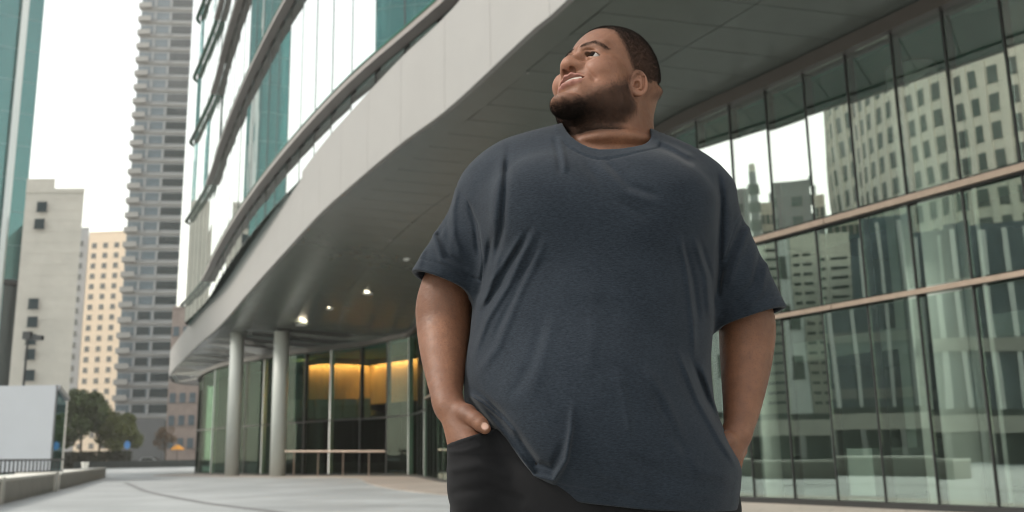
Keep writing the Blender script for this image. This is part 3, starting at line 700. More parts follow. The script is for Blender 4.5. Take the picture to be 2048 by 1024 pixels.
def mirror_block(name, pxl, pxr, D, ytop, depth, m, label, cat='building', D2=None):
    a, qa = mir(pxl, D); b_, qb = mir(pxr, D2 or D); h = mz((pxl + pxr) / 2, ytop, D)
    q = (qa + qb) / 2; q /= np.linalg.norm(q); d = (b_ - a) / np.linalg.norm(b_ - a)
    if np.dot(np.array([d[1], -d[0]]), -q) < 0: a, b_ = b_, a; d = -d       # outside is on the right of a->b
    P = [tuple(a), tuple(b_), tuple(b_ + q * depth), tuple(a + q * depth)]
    return block(name, P, h, m, label, cat), a, b_, h
# pale teal block across the square
tb = empty('teal_block', (-78, 60, 0), 'pale teal glass block mirrored in the upper storey panes at the top of the photo', 'building')
MB().prism([(-68.6, 69), (-74.6, 48), (-92, 52), (-86, 74)], 0, 60).build('core_wall', bpy.data.materials['teal_core'], tb)
facade_panes(tb, [(-74, 47.9), (-68, 69.1)], list(np.arange(0, 61, 4.0)), 2.4, M['towerpane'], tealm)
# round cream office tower
lim, q_ = mir(1738, 150); R_ = 26.0; pr = np.array([q_[1], -q_[0]])
if np.dot(pr, mir(1850, 150)[0] - lim) < 0: pr = -pr
ctr = lim + pr * R_ + q_ * 2; hR = mz(1900, 70, 150)
rt_ = empty('round_office_tower', (ctr[0], ctr[1], 0), 'round cream office tower with a dark window grid, mirrored in the upper right glass', 'tower')
nseg = 48; angs = np.linspace(0, 2 * math.pi, nseg, endpoint=False); poly = [(ctr[0] + R_ * math.cos(t), ctr[1] + R_ * math.sin(t)) for t in angs]
MB().prism(poly, 0, hR).build('wall', M['pale_cream'], rt_)
to = math.atan2(-q_[1], -q_[0]); me = win_mesh(1.15, 2.2, M['softglass'], 'sg'); npil = MB().box((0, -.15, hR / 2), (.9, .3, hR)).mesh('pier', M['pale_cream'])
for i in range(-16, 17):
    t = to + i * .09
    p = ctr + R_ * np.array([math.cos(t), math.sin(t)]) * .999
    for k in range(9): inst(me, 'window', (p[0], p[1], hR - 3 - k * 3.7), t + math.pi / 2, rt_)
    t2 = t + .045; p = ctr + R_ * np.array([math.cos(t2), math.sin(t2)]) * .995; inst(npil, 'pier', (p[0], p[1], 0), t2 + math.pi / 2, rt_)
def add_windows(bld, a, b_, h, nx, nz, w, hh, m='dkglass', z0=3): wall_windows(bld, a, b_, z0, h - 1, nx, nz, w, hh, M[m], m)
b1, a, b_, h = mirror_block('office_block', 1568, 1655, 150, 330, 18, M['grey_conc'], 'grey office block with a rounded crown, mirrored in the right glass below the sky'); wall_windows(b1, a, b_, 8, h - 1, 4, 12, .9, 1.6, M['softglass'], 'sg')
dd = b_ - a; wd = np.linalg.norm(dd); cc = (a + b_) / 2 - np.array([dd[1], -dd[0]]) / wd * wd * .5; MB().lathe([(wd * .46, h), (wd * .46, h + 1.5), (wd * .42, h + 1.9)], (*cc, 0), 28).build('crown_drum', M['pale_cream'], b1)
b1, a, b_, h = mirror_block('office_block', 1657, 1726, 165, 388, 18, M['pale_cream'], 'stepped cream office block with a lift tower, mirrored left of the round tower'); wall_windows(b1, a, b_, 8, h - 1, 5, 12, .8, 1.5, M['softglass'], 'sg')
cc = a + (b_ - a) * .45 - np.array([(b_ - a)[1], -(b_ - a)[0]]) / np.linalg.norm(b_ - a) * 2; MB().box((*cc, h + 1.3), (1.5, 1.5, 2.6), math.atan2((b_ - a)[1], (b_ - a)[0])).build('lift_tower', M['grey_conc'], b1)
b1, a, b_, h = mirror_block('office_block', 1400, 1566, 140, 376, 18, M['slab'], 'broad flat grey office block mirrored just right of the man\'s shoulder'); wall_windows(b1, a, b_, 8, h - 1, 6, 10, 1.6, 1.3, M['softglass'], 'sg')
# cream block with horizontal window bands
b2, a, b_, h = mirror_block('striped_block', 1606, 1700, 96, 468, 14, M['pale_cream'], 'cream block with many thin horizontal window strips, mirrored below the bronze rail')
d = (b_ - a) / np.linalg.norm(b_ - a); n = np.array([d[1], -d[0]])
for k in range(int((h - 6) / .95)):
    z = 5.2 + k * .95
    for u0, u1 in ((.06, .42), (.54, .72), (.80, .96)):
        p0 = a + (b_ - a) * u0; p1 = a + (b_ - a) * u1
        MB().slab((*p0, z), (*p1, z), (*p1, z + .27), (*p0, z + .27), (n[0] * .03, n[1] * .03, 0)).build('window', M['dkglass'], b2)
def fins(bld, a, b_, h, n_, w=.35, m='column', lo=0):
    d = (b_ - a) / np.linalg.norm(b_ - a); nn = np.array([d[1], -d[0]])
    for k in range(n_):
        p = a + (b_ - a) * (k + .5) / n_
        MB().prism([tuple(p - d * w / 2), tuple(p - d * w / 2 + nn * .4), tuple(p + d * w / 2 + nn * .4), tuple(p + d * w / 2)], lo, h).build('fin', M[m], bld)
b3, a, b_, h = mirror_block('dark_block', 1702, 1890, 84, 462, 10, M['blueglass'], 'dark block with pale upright fins mirrored beside the big column'); fins(b3, a, b_, h, 4, .3)
for z in (9.2, 4.6): MB().slab((*a, z), (*b_, z), (*b_, z + .8), (*a, z + .8), tuple(np.append(np.array([(b_ - a)[1], -(b_ - a)[0]]) / np.linalg.norm(b_ - a) * .2, 0))).build('floor_band', M['slab'], b3)
b3, a, b_, h = mirror_block('fin_block', 1880, 2140, 80, 430, 10, M['blueglass'], 'wide dark glass block with pale upright fins mirrored at the right edge'); fins(b3, a, b_, h, 6, .4)
for z in (mz(1990, 700, 80), mz(1990, 560, 80)): MB().slab((*a, z), (*b_, z), (*b_, z + 1.0), (*a, z + 1.0), tuple(np.append(np.array([(b_ - a)[1], -(b_ - a)[0]]) / np.linalg.norm(b_ - a) * .5, 0))).build('floor_band', M['cream'], b3)
b3, a, b_, h = mirror_block('pale_block', 1430, 1604, 90, 470, 10, M['column'], 'pale smooth block mirrored behind the man\'s elbow'); wall_windows(b3, a, b_, 6, h - 1, 4, 3, 1.2, 2.0, M['softglass'], 'sg')
# long low arcade in front of them
lw, a, b_, h = mirror_block('low_arcade', 1430, 2130, 66, 838, 3, M['dark_wall'], 'long low dark arcade with a pale lintel mirrored near the ground in the right glass'); d = (b_ - a) / np.linalg.norm(b_ - a); n = np.array([d[1], -d[0]])
MB().slab((*a, h - .9), (*b_, h - .9), (*b_, h + .1), (*a, h + .1), (n[0] * .35, n[1] * .35, 0)).build('lintel', M['cream'], lw); fins(lw, a, b_, h - .9, 11, .35, 'slab')
# ================================================================== THE MAN
f32 = np.float32
def smin(a, b, k): h = np.clip(.5 + .5 * (b - a) / k, 0, 1); return b + (a - b) * h - k * h * (1 - h)
def smax(a, b, k): return -smin(-a, -b, k)
def ell(x, y, z, c, r):
    x = x - f32(c[0]); y = y - f32(c[1]); z = z - f32(c[2])
    k0 = np.sqrt((x / r[0]) ** 2 + (y / r[1]) ** 2 + (z / r[2]) ** 2); k1 = np.sqrt((x / r[0] ** 2) ** 2 + (y / r[1] ** 2) ** 2 + (z / r[2] ** 2) ** 2)
    return k0 * (k0 - 1) / (k1 + 1e-6)
def cap(x, y, z, a, b, ra, rb):
    a = np.array(a, f32); b = np.array(b, f32); d = b - a; dd = float(d @ d)
    t = np.clip(((x - a[0]) * d[0] + (y - a[1]) * d[1] + (z - a[2]) * d[2]) / dd, 0, 1)
    return np.sqrt((x - a[0] - t * d[0]) ** 2 + (y - a[1] - t * d[1]) ** 2 + (z - a[2] - t * d[2]) ** 2) - (ra + (rb - ra) * t)
def chain(x, y, z, pts, rs, k=.008):
    d = None
    for i in range(len(pts) - 1):
        e = cap(x, y, z, pts[i], pts[i + 1], rs[i], rs[i + 1]); d = e if d is None else smin(d, e, k)
    return d
def pchip(x, xp, fp):
    """smooth monotone-ish interpolation (cubic hermite, limited slopes)"""
    xp = np.array(xp, float); fp = np.array(fp, float); h = np.diff(xp); s = np.diff(fp) / h
    m = np.zeros_like(fp); m[1:-1] = np.where(s[:-1] * s[1:] > 0, 2 * s[:-1] * s[1:] / (s[:-1] + s[1:] + 1e-12), 0); m[0] = s[0]; m[-1] = s[-1]
    x = np.clip(x, xp[0], xp[-1]); i = np.clip(np.searchsorted(xp, x, side='right') - 1, 0, len(h) - 1); t = (x - xp[i]) / h[i]
    return ((1 + 2 * t) * (1 - t) ** 2 * fp[i] + t * (1 - t) ** 2 * h[i] * m[i] + t * t * (3 - 2 * t) * fp[i + 1] + t * t * (t - 1) * h[i] * m[i + 1]).astype(f32)
def loft(x, y, z, tab, n=2.5, grow=0.0):
    """stack of super-elliptic sections: rows (z, left, right, front y, back y)"""
    T = np.array(sorted(tab)); zs = T[:, 0]; zl = np.linspace(zs[0], zs[-1], 600)
    L, R, Fy, By = (np.interp(z, zl, pchip(zl, zs, T[:, k])) for k in (1, 2, 3, 4))
    cx = (L + R) / 2; a = (R - L) / 2 + grow; cy = Fy + (By - Fy) * .58; b = np.where(y < cy, cy - Fy, By - cy) + grow
    a = np.maximum(a, .01); b = np.maximum(b, .01)
    u = np.abs(x - cx) / a; v = np.abs(y - cy) / b; r = (u ** n + v ** n) ** (1 / n) + 1e-5
    gx = (u / r) ** (n - 1) / a; gy = (v / r) ** (n - 1) / b
    d = (r - 1) / np.sqrt(gx * gx + gy * gy + 1e-4)
    d = np.where(r < .3, -np.minimum(a, b) * .6, d)
    return np.maximum(d, np.maximum(z - zs[-1] - grow, zs[0] - z - grow)).astype(f32)

def grid_mesh(f, xs, ys, zs, name, m, blk=10, slack=.012):
    xs, ys, zs = (np.asarray(q, f32) for q in (xs, ys, zs)); N = [len(xs), len(ys), len(zs)]
    nb = [-(-n // blk) for n in N]; N2 = [n * blk for n in nb]
    ext = lambda q, n: np.concatenate([q, q[-1] + (q[-1] - q[-2]) * np.arange(1, n - len(q) + 1)]).astype(f32)
    xs, ys, zs = ext(xs, N2[0]), ext(ys, N2[1]), ext(zs, N2[2])
    def cen(q): q = q.reshape(-1, blk); return (q[:, 0] + q[:, -1]) / 2, (q[:, -1] - q[:, 0]) / 2 + np.median(np.diff(q[:, :2]))
    (cx, hx), (cy, hy), (cz, hz) = cen(xs), cen(ys), cen(zs)
    CX, CY, CZ = np.meshgrid(cx, cy, cz, indexing='ij'); d0 = f(CX.ravel(), CY.ravel(), CZ.ravel()).reshape(CX.shape)
    rad = np.sqrt(hx[:, None, None] ** 2 + hy[None, :, None] ** 2 + hz[None, None, :] ** 2)
    act = np.argwhere(np.abs(d0) < rad * 1.5 + slack)
    vol = np.repeat(np.repeat(np.repeat(np.where(d0 < 0, f32(-.01), f32(.01)), blk, 0), blk, 1), blk, 2)
    ar = np.arange(blk)
    for s in range(0, len(act), 300):
        q = act[s:s + 300]; ix = q[:, :1] * blk + ar; iy = q[:, 1:2] * blk + ar; iz = q[:, 2:] * blk + ar
        sh = (len(q), blk, blk, blk)
        X = np.broadcast_to(xs[ix][:, :, None, None], sh).ravel(); Y = np.broadcast_to(ys[iy][:, None, :, None], sh).ravel(); Z = np.broadcast_to(zs[iz][:, None, None, :], sh).ravel()
        vol[ix[:, :, None, None], iy[:, None, :, None], iz[:, None, None, :]] = f(X, Y, Z).reshape(sh)
    ins = vol < 0
    s = ins[:-1, :-1, :-1].astype(np.int8)
    for a in (0, 1):
        for b in (0, 1):
            for c in (0, 1):
                if a + b + c: s = s + ins[a:a + ins.shape[0] - 1, b:b + ins.shape[1] - 1, c:c + ins.shape[2] - 1]
    cells = np.argwhere((s > 0) & (s < 8)); n = len(cells); idx = -np.ones(s.shape, np.int32); idx[tuple(cells.T)] = np.arange(n)
    acc = np.zeros((n, 3), f32); cnt = np.zeros(n, f32); ci, cj, ck = cells.T
    corners = [(a, b, c) for a in (0, 1) for b in (0, 1) for c in (0, 1)]
    cv = {q: vol[ci + q[0], cj + q[1], ck + q[2]] for q in corners}
    for q in corners:
        for ax in range(3):
            if q[ax]: continue
            w = list(q); w[ax] = 1; va, vb = cv[q], cv[tuple(w)]; mk = (va < 0) != (vb < 0)
            t = np.where(mk, va / (va - vb + 1e-12), 0)
            p = np.array(q, f32)[None].repeat(n, 0); p[:, ax] = t; acc[mk] += p[mk]; cnt[mk] += 1
    off = acc / np.maximum(cnt, 1)[:, None]
    def lin(arr, i, o): return arr[i] + (arr[np.minimum(i + 1, len(arr) - 1)] - arr[i]) * o
    V = np.stack([lin(xs, ci, off[:, 0]), lin(ys, cj, off[:, 1]), lin(zs, ck, off[:, 2])], 1)
    F = []
    for ax in range(3):
        o = [(1, 2), (2, 0), (0, 1)][ax]
        sl0 = [slice(None)] * 3; sl1 = [slice(None)] * 3; sl0[ax] = slice(0, -1); sl1[ax] = slice(1, None)
        A, B = ins[tuple(sl0)], ins[tuple(sl1)]
        e = np.argwhere(A != B); keep = (e[:, o[0]] > 0) & (e[:, o[1]] > 0)
        for k in range(3): keep &= e[:, k] < s.shape[k]
        e = e[keep]; inside = A[tuple(e.T)]
        def nbv(d0, d1): q = e.copy(); q[:, o[0]] -= d0; q[:, o[1]] -= d1; return idx[tuple(q.T)]
        quad = np.stack([nbv(1, 1), nbv(0, 1), nbv(0, 0), nbv(1, 0)], 1); quad[~inside] = quad[~inside][:, ::-1]
        F.append(quad[(quad >= 0).all(1)])
    F = np.concatenate(F)
    me = bpy.data.meshes.new(name); me.vertices.add(n); me.vertices.foreach_set('co', V.astype(f32).ravel())
    me.loops.add(len(F) * 4); me.loops.foreach_set('vertex_index', F.astype(np.int32).ravel())
    me.polygons.add(len(F)); me.polygons.foreach_set('loop_start', np.arange(0, len(F) * 4, 4, dtype=np.int32)); me.polygons.foreach_set('loop_total', np.full(len(F), 4, np.int32))
    me.polygons.foreach_set('use_smooth', np.ones(len(F), bool)); me.materials.append(m); me.update(calc_edges=True); me.validate()
    return me, V
def axis(lo, hi, spans, coarse):
    """coordinate list with finer steps inside the given (lo, hi, step) spans"""
    out = [lo]
    while out[-1] < hi:
        st = coarse
        for a, b, s_ in spans:
            if a <= out[-1] < b: st = min(st, s_)
        out.append(out[-1] + st)
    return np.array(out)
def vnoise(x, y, z, sc, seed):
    """cheap smooth noise: sum of rotated sines"""
    rg = np.random.default_rng(seed); s = 0
    for k in range(7):
        d = rg.normal(size=3); d /= np.linalg.norm(d); s = s + np.sin((x * d[0] + y * d[1] + z * d[2]) * sc * rg.uniform(.6, 1.6) + rg.uniform(0, 6.28))
    return s / 7
def att(me, name, v):
    a = me.attributes.new(name, 'FLOAT', 'POINT'); a.data.foreach_set('value', v.astype(f32))

# ---- pose of the head
HC = np.array([0.2085, 1.955, 1.703]); HS = 1.085; ZU, ZD = 1.09, .90
def rotm(a, b, c):
    ca, sa, cb, sb, cc, sc = math.cos(a), math.sin(a), math.cos(b), math.sin(b), math.cos(c), math.sin(c)
    return np.array([[ca, sa, 0], [-sa, ca, 0], [0, 0, 1]]) @ np.array([[1, 0, 0], [0, cb, sb], [0, -sb, cb]]) @ np.array([[cc, 0, sc], [0, 1, 0], [-sc, 0, cc]])
HM = rotm(math.radians(48.5), math.radians(24.0), math.radians(-2.2))
def to_head(x, y, z):
    q = np.stack([x - HC[0], y - HC[1], z - HC[2]], 0).astype(f32); l = (HM.T / HS).astype(f32) @ q
    return l[0], l[1], np.where(l[2] > 0, l[2] / f32(ZU), l[2] / f32(ZD))
def from_head(l): return HC + HM @ (np.array((l[0], l[1], l[2] * (ZU if l[2] > 0 else ZD))) * HS)
EYE = (.0345, -.0770, .0265); ER = .0145
UL = [(0, -.1025, -.0240), (.0075, -.1022, -.0228), (.020, -.0965, -.0262), (.0375, -.0845, -.0325)]; ULR = [.0042, .0046, .0040, .0016]
LL = [(0, -.0985, -.0418), (.011, -.0976, -.0415), (.025, -.0928, -.0402), (.0375, -.0842, -.0347)]; LLR = [.0058, .0056, .0048, .0018]
def lid_lines(ex):
    hz = np.clip(1 - (ex / .0184) ** 2, 0, 1); tilt = -ex * .36
    return .0070 * hz ** .6 + .0006 + tilt, -.0040 * hz ** .8 + .0002 + tilt
def head_sdf(x, y, z):
    ax = np.abs(x)
    d = ell(x, y, z, (0, .014, .056), (.080, .099, .107))
    d = smin(d, ell(x, y, z, (0, -.045, .064), (.064, .049, .056)), .03)
    d = smin(d, ell(x, y, z, (0, -.038, -.008), (.069, .057, .070)), .03)
    d = smin(d, ell(ax, y, z, (.0435, -.0575, -.001), (.036, .0385, .031)), .020)      # cheeks lifted by the smile
    d = smin(d, ell(x, y, z, (0, -.026, -.048), (.069, .054, .038)), .03)
    d = smin(d, ell(ax, y, z, (.047, -.008, -.050), (.034, .050, .044)), .03)       # heavy jowls
    d = smin(d, ell(x, y, z, (0, -.0880, -.0930), (.034, .0290, .0205)), .030)          # chin
    d = smin(d, ell(x, y, z, (0, .014, -.078), (.062, .048, .032)), .022)          # double chin
    d = smin(d, ell(x, y, z, (0, -.075, -.036), (.038, .0235, .026)), .018)          # mouth mound
    # brow and eye sockets
    d = smin(d, cap(ax, y, z, (.010, -.0935, .046), (.047, -.082, .050), .0085, .0075), .018)
    d = smax(d, -ell(ax, y, z, (.034, -.104, .026), (.024, .0195, .0135)), .012)
    # nose
    n = cap(x, y, z, (0, -.0855, .036), (0, -.109, .0065), .0100, .0140)
    n = smin(n, ell(x, y, z, (0, -.1095, .0012), (.0200, .0145, .0130)), .008)
    n = smin(n, ell(ax, y, z, (.0170, -.0990, -.0015), (.0120, .0128, .0106)), .007)
    d = smin(d, n, .010)
    d = smax(d, -ell(ax, y, z, (.0090, -.1045, -.0118), (.0062, .0085, .0090)), .003)
    d = d + .0022 * np.exp(-(cap(ax, y, z, (.0285, -.0905, .008), (.0310, -.0885, -.007), 0, 0) / .0030) ** 2)
    # crease from the nose to the mouth corner
    d = d + .0032 * np.exp(-(cap(ax, y, z, (.0315, -.092, .000), (.049, -.079, -.034), 0, 0) / .006) ** 2)
    # lips (smiling, parted): corners back and up
    ul = chain(ax, y, z, UL, ULR, .004); ll = chain(ax, y, z, LL, LLR, .004)
    d = smin(d, smin(ul, ll, .0012), .005)
    gap = chain(ax, y, z, [(0, -.106, -.0328), (.012, -.1040, -.0324), (.025, -.0965, -.0330), (.0380, -.0855, -.0337)], [.0060, .0058, .0044, .0013], .002)
    d = smax(d, -gap, .0015)
    d = smax(d, -ell(x, y, z, (0, -.081, -.0330), (.032, .0230, .0074)), .002)     # mouth cavity behind the lips
    d = d + .0028 * np.exp(-(cap(x, y, z, (-.018, -.097, -.0560), (.018, -.097, -.0560), 0, 0) / .006) ** 2)   # dip under the lower lip
    nl_ = .020 + (y - .02) * .9; nf = np.clip((y - .045) / .03, 0, 1) * (z > -.03)      # crease and roll at the nape
    d = d + (.0045 * np.exp(-((z - nl_) / .0055) ** 2) - .0075 * np.exp(-((z - nl_ + .024) / .0135) ** 2)) * nf
    # eyelids: a shell round the eyeball with an almond opening
    ex, ey, ez = ax - EYE[0], y - EYE[1], z - EYE[2]
    lid = np.sqrt(ex * ex + ey * ey + ez * ez) - (ER + .0020)
    d = smin(d, lid, .006)
    topz, botz = lid_lines(ex)
    op = np.maximum(np.maximum(ez - topz, botz - ez), np.abs(ex) - .0186)
    cut = np.maximum(np.maximum(op, ey + .003), ER - .0012 - np.sqrt(ex * ex + ey * ey + ez * ez))
    d = smax(d, -cut, .0010)
    d = d + .0016 * np.exp(-((ez - (topz + .0042)) / .0014) ** 2) * np.exp(-(ex / .018) ** 4) * (ey < -.004)      # lid fold
    d = d + .0012 * np.exp(-((ez - (botz - .0075)) / .0022) ** 2) * np.exp(-(ex / .018) ** 4) * (ey < .002)       # bag under the eye
    # ears
    q = np.stack([ax - .0795, y - .003, z - .004], 0); ca, sa = math.cos(.42), math.sin(.42); ct, st = math.cos(.16), math.sin(.16)
    w = (q[0] * ca - q[1] * sa) / .86; v0 = (q[0] * sa + q[1] * ca) / .86; u = v0 * ct + q[2] / .86 * st; v = -v0 * st + q[2] / .86 * ct    # w out, u back, v up
    er = np.sqrt((u / .0180) ** 2 + ((v + .001) / (.0300 - .10 * u)) ** 2)
    e1 = np.sqrt(((er - 1) * .019) ** 2 + (w - .0085 - .10 * (u + .01)) ** 2) - (.0038 + .0010 * np.clip(-v / .03, 0, 1))
    plate = np.maximum((er - 1.0) * .016, np.abs(w - .0040) - .0030)
    e = smin(e1, plate, .004)
    anti = chain(u, v, w, [(.003, .0175, .0075), (.0075, .004, .0090), (.005, -.012, .0085), (-.004, -.0155, .0080)], [.0026, .0032, .0034, .0024], .002)
    e = smin(e, anti, .003)
    e = smin(e, ell(u, v, w, (-.004, -.0270, .0075), (.0085, .0085, .0050)), .005)
    e = smin(e, ell(u, v, w, (-.0135, -.003, .0080), (.0042, .0070, .0045)), .004)
    e = smax(e, -ell(u, v, w, (-.003, -.003, .0075), (.0068, .0105, .0075)), .003)
    e = smax(e, -ell(u, v, w, (.0105, .006, .0115), (.0028, .016, .0034)), .002)
    e = smin(e * f32(.86), cap(ax, y, z, (.068, .002, .004), (.0795, .003, .004), .014, .0108), .006)
    e = smax(e, -ell(u, v, w, (-.003, -.003, .0085), (.0062, .0095, .0085)) * f32(.86), .003)
    d = smin(d, e, .0045)
    return d
# ---- arms and hands (positions follow the photograph at the depths given)
A3 = lambda px, py, Y: tuple(at_y(px, py, Y))
W_ = lambda npx, Y: npx / 1900 * Y * .975 / 2
LA = [(A3(982, 430, 1.985), .050), (A3(914, 525, 2.0), .050), (A3(890, 600, 2.005), W_(113, 2.0)), (A3(888, 650, 2.0), W_(110, 2.0)), (A3(888, 700, 1.96), W_(96, 1.96)), (A3(890, 745, 1.92), W_(79, 1.92)), (A3(893, 790, 1.87), W_(62, 1.87)), (A3(898, 812, 1.85), W_(62, 1.85))]
RA = [(A3(1405, 455, 1.985), .050), (A3(1470, 570, 2.0), .050), (A3(1493, 640, 2.01), W_(112, 2.0)), (A3(1493, 700, 2.01), W_(106, 2.0)), (A3(1489, 760, 1.985), W_(90, 1.985)), (A3(1483, 820, 1.95), W_(70, 1.95)), (A3(1477, 855, 1.925), W_(56, 1.925)), (A3(1473, 868, 1.92), W_(56, 1.92))]
def smooth_arm(A):
    q = cr_spline([(*p, r) for p, r in A], 3); return [tuple(v[:3]) for v in q], [float(v[3]) for v in q]
LAS, RAS = smooth_arm(LA), smooth_arm(RA)
HLK = [A3(908, 884, 1.822), A3(922, 885, 1.806), A3(938, 883, 1.796), A3(951, 878, 1.800)]       # knuckles, little finger to index
HRK = [A3(1481, 900, 1.935), A3(1472, 908, 1.915), A3(1462, 910, 1.90), A3(1450, 905, 1.89)]
def hand_sdf(x, y, z, wrist, kn, thumb, rt, fdir):
    wr = np.array(wrist); d = None
    for k in range(4):
        e = cap(x, y, z, wr + (np.array(kn[k]) - wr) * .18, kn[k], .0165, .0135); d = e if d is None else smin(d, e, .016)
    for k in range(4):                                                             # fingers run down inside the pocket
        L = (.060, .072, .078, .070)[k]; k0 = np.array(kn[k]); k1 = k0 + np.array(fdir) * L * .5; k2 = k1 + (np.array(fdir) * .8 + np.array((.12, .25, -.2))) * L * .45
        d = smin(d, chain(x, y, z, [tuple(k0), tuple(k1), tuple(k2)], [.0118, .0105, .0088], .004), .004)
    d = smin(d, chain(x, y, z, thumb, rt, .005), .009)
    return d
TL = [A3(905, 818, 1.846), A3(934, 828, 1.808), A3(951, 839, 1.786), A3(961, 848, 1.779), A3(970, 857, 1.775)]; TLR = [.022, .0180, .0142, .0134, .0108]
TR = [A3(1470, 872, 1.915), A3(1456, 880, 1.89), A3(1444, 892, 1.88), A3(1436, 905, 1.88)]; TRR = [.020, .017, .0125, .0105]
SHIRT = [(1.665, .125, .285, 1.945, 2.05), (1.650, .10, .302, 1.925, 2.065), (1.634, .035, .322, 1.903, 2.08), (1.612, -.034, .368, 1.88, 2.095), (1.58, -.077, .421, 1.850, 2.11), (1.54, -.107, .462, 1.820, 2.12), (1.50, -.118, .480, 1.796, 2.13),
         (1.45, -.110, .470, 1.768, 2.135), (1.40, -.096, .450, 1.757, 2.14), (1.30, -.083, .431, 1.752, 2.14), (1.20, -.090, .412, 1.740, 2.14), (1.10, -.104, .401, 1.722, 2.15), (1.055, -.102, .401, 1.715, 2.155), (1.02, -.082, .410, 1.713, 2.157), (.98, -.054, .424, 1.712, 2.16),
         (.945, -.030, .438, 1.714, 2.165), (.91, .0, .449, 1.720, 2.17), (.863, .02, .443, 1.730, 2.17), (.80, .02, .43, 1.745, 2.165)]
def body_sdf(x, y, z):
    hx, hy, hz = to_head(x, y, z); d = np.full(x.shape, 1.0, f32)
    m = (z > 1.50) & (np.abs(x - .2) < .3)
    if m.any(): d[m] = head_sdf(hx[m], hy[m], hz[m]) * f32(HS)
    neck = cap(x, y, z, (.227, 1.99, 1.69), (.212, 1.965, 1.54), .089, .100)
    d = smin(d, neck, .022)
    d = smin(d, ell(x, y, z, (.264, 2.030, 1.716), (.063, .055, .024)), .008)       # roll at the nape
    d = smin(d, ell(x, y, z, (.214, 1.938, 1.588), (.091, .088, .030)), .016)       # fold under the jaw
    t = loft(x, y, z, [(a, l + .004, r - .004, f_ + .004, b - .004) for a, l, r, f_, b in SHIRT if a < 1.655 and a > 1.03] + [(.9, -.04, .40, 1.79, 2.12)], 2.1, -.034)
    d = smin(d, t, .02)
    for P, rr in (LAS, RAS):
        d = smin(d, chain(x, y, z, P, rr, .006), .012)
    h = hand_sdf(x, y, z, LA[-1][0], HLK, TL, TLR, (.16, .34, -.92)); d = smin(d, h, .012)
    nl = np.array(TL[-1]) + np.array((.0015, -.0085, .003))
    h2 = hand_sdf(x, y, z, RA[-1][0], HRK, TR, TRR, (-.30, .12, -.93)); d = smin(d, h2, .012)
    return d
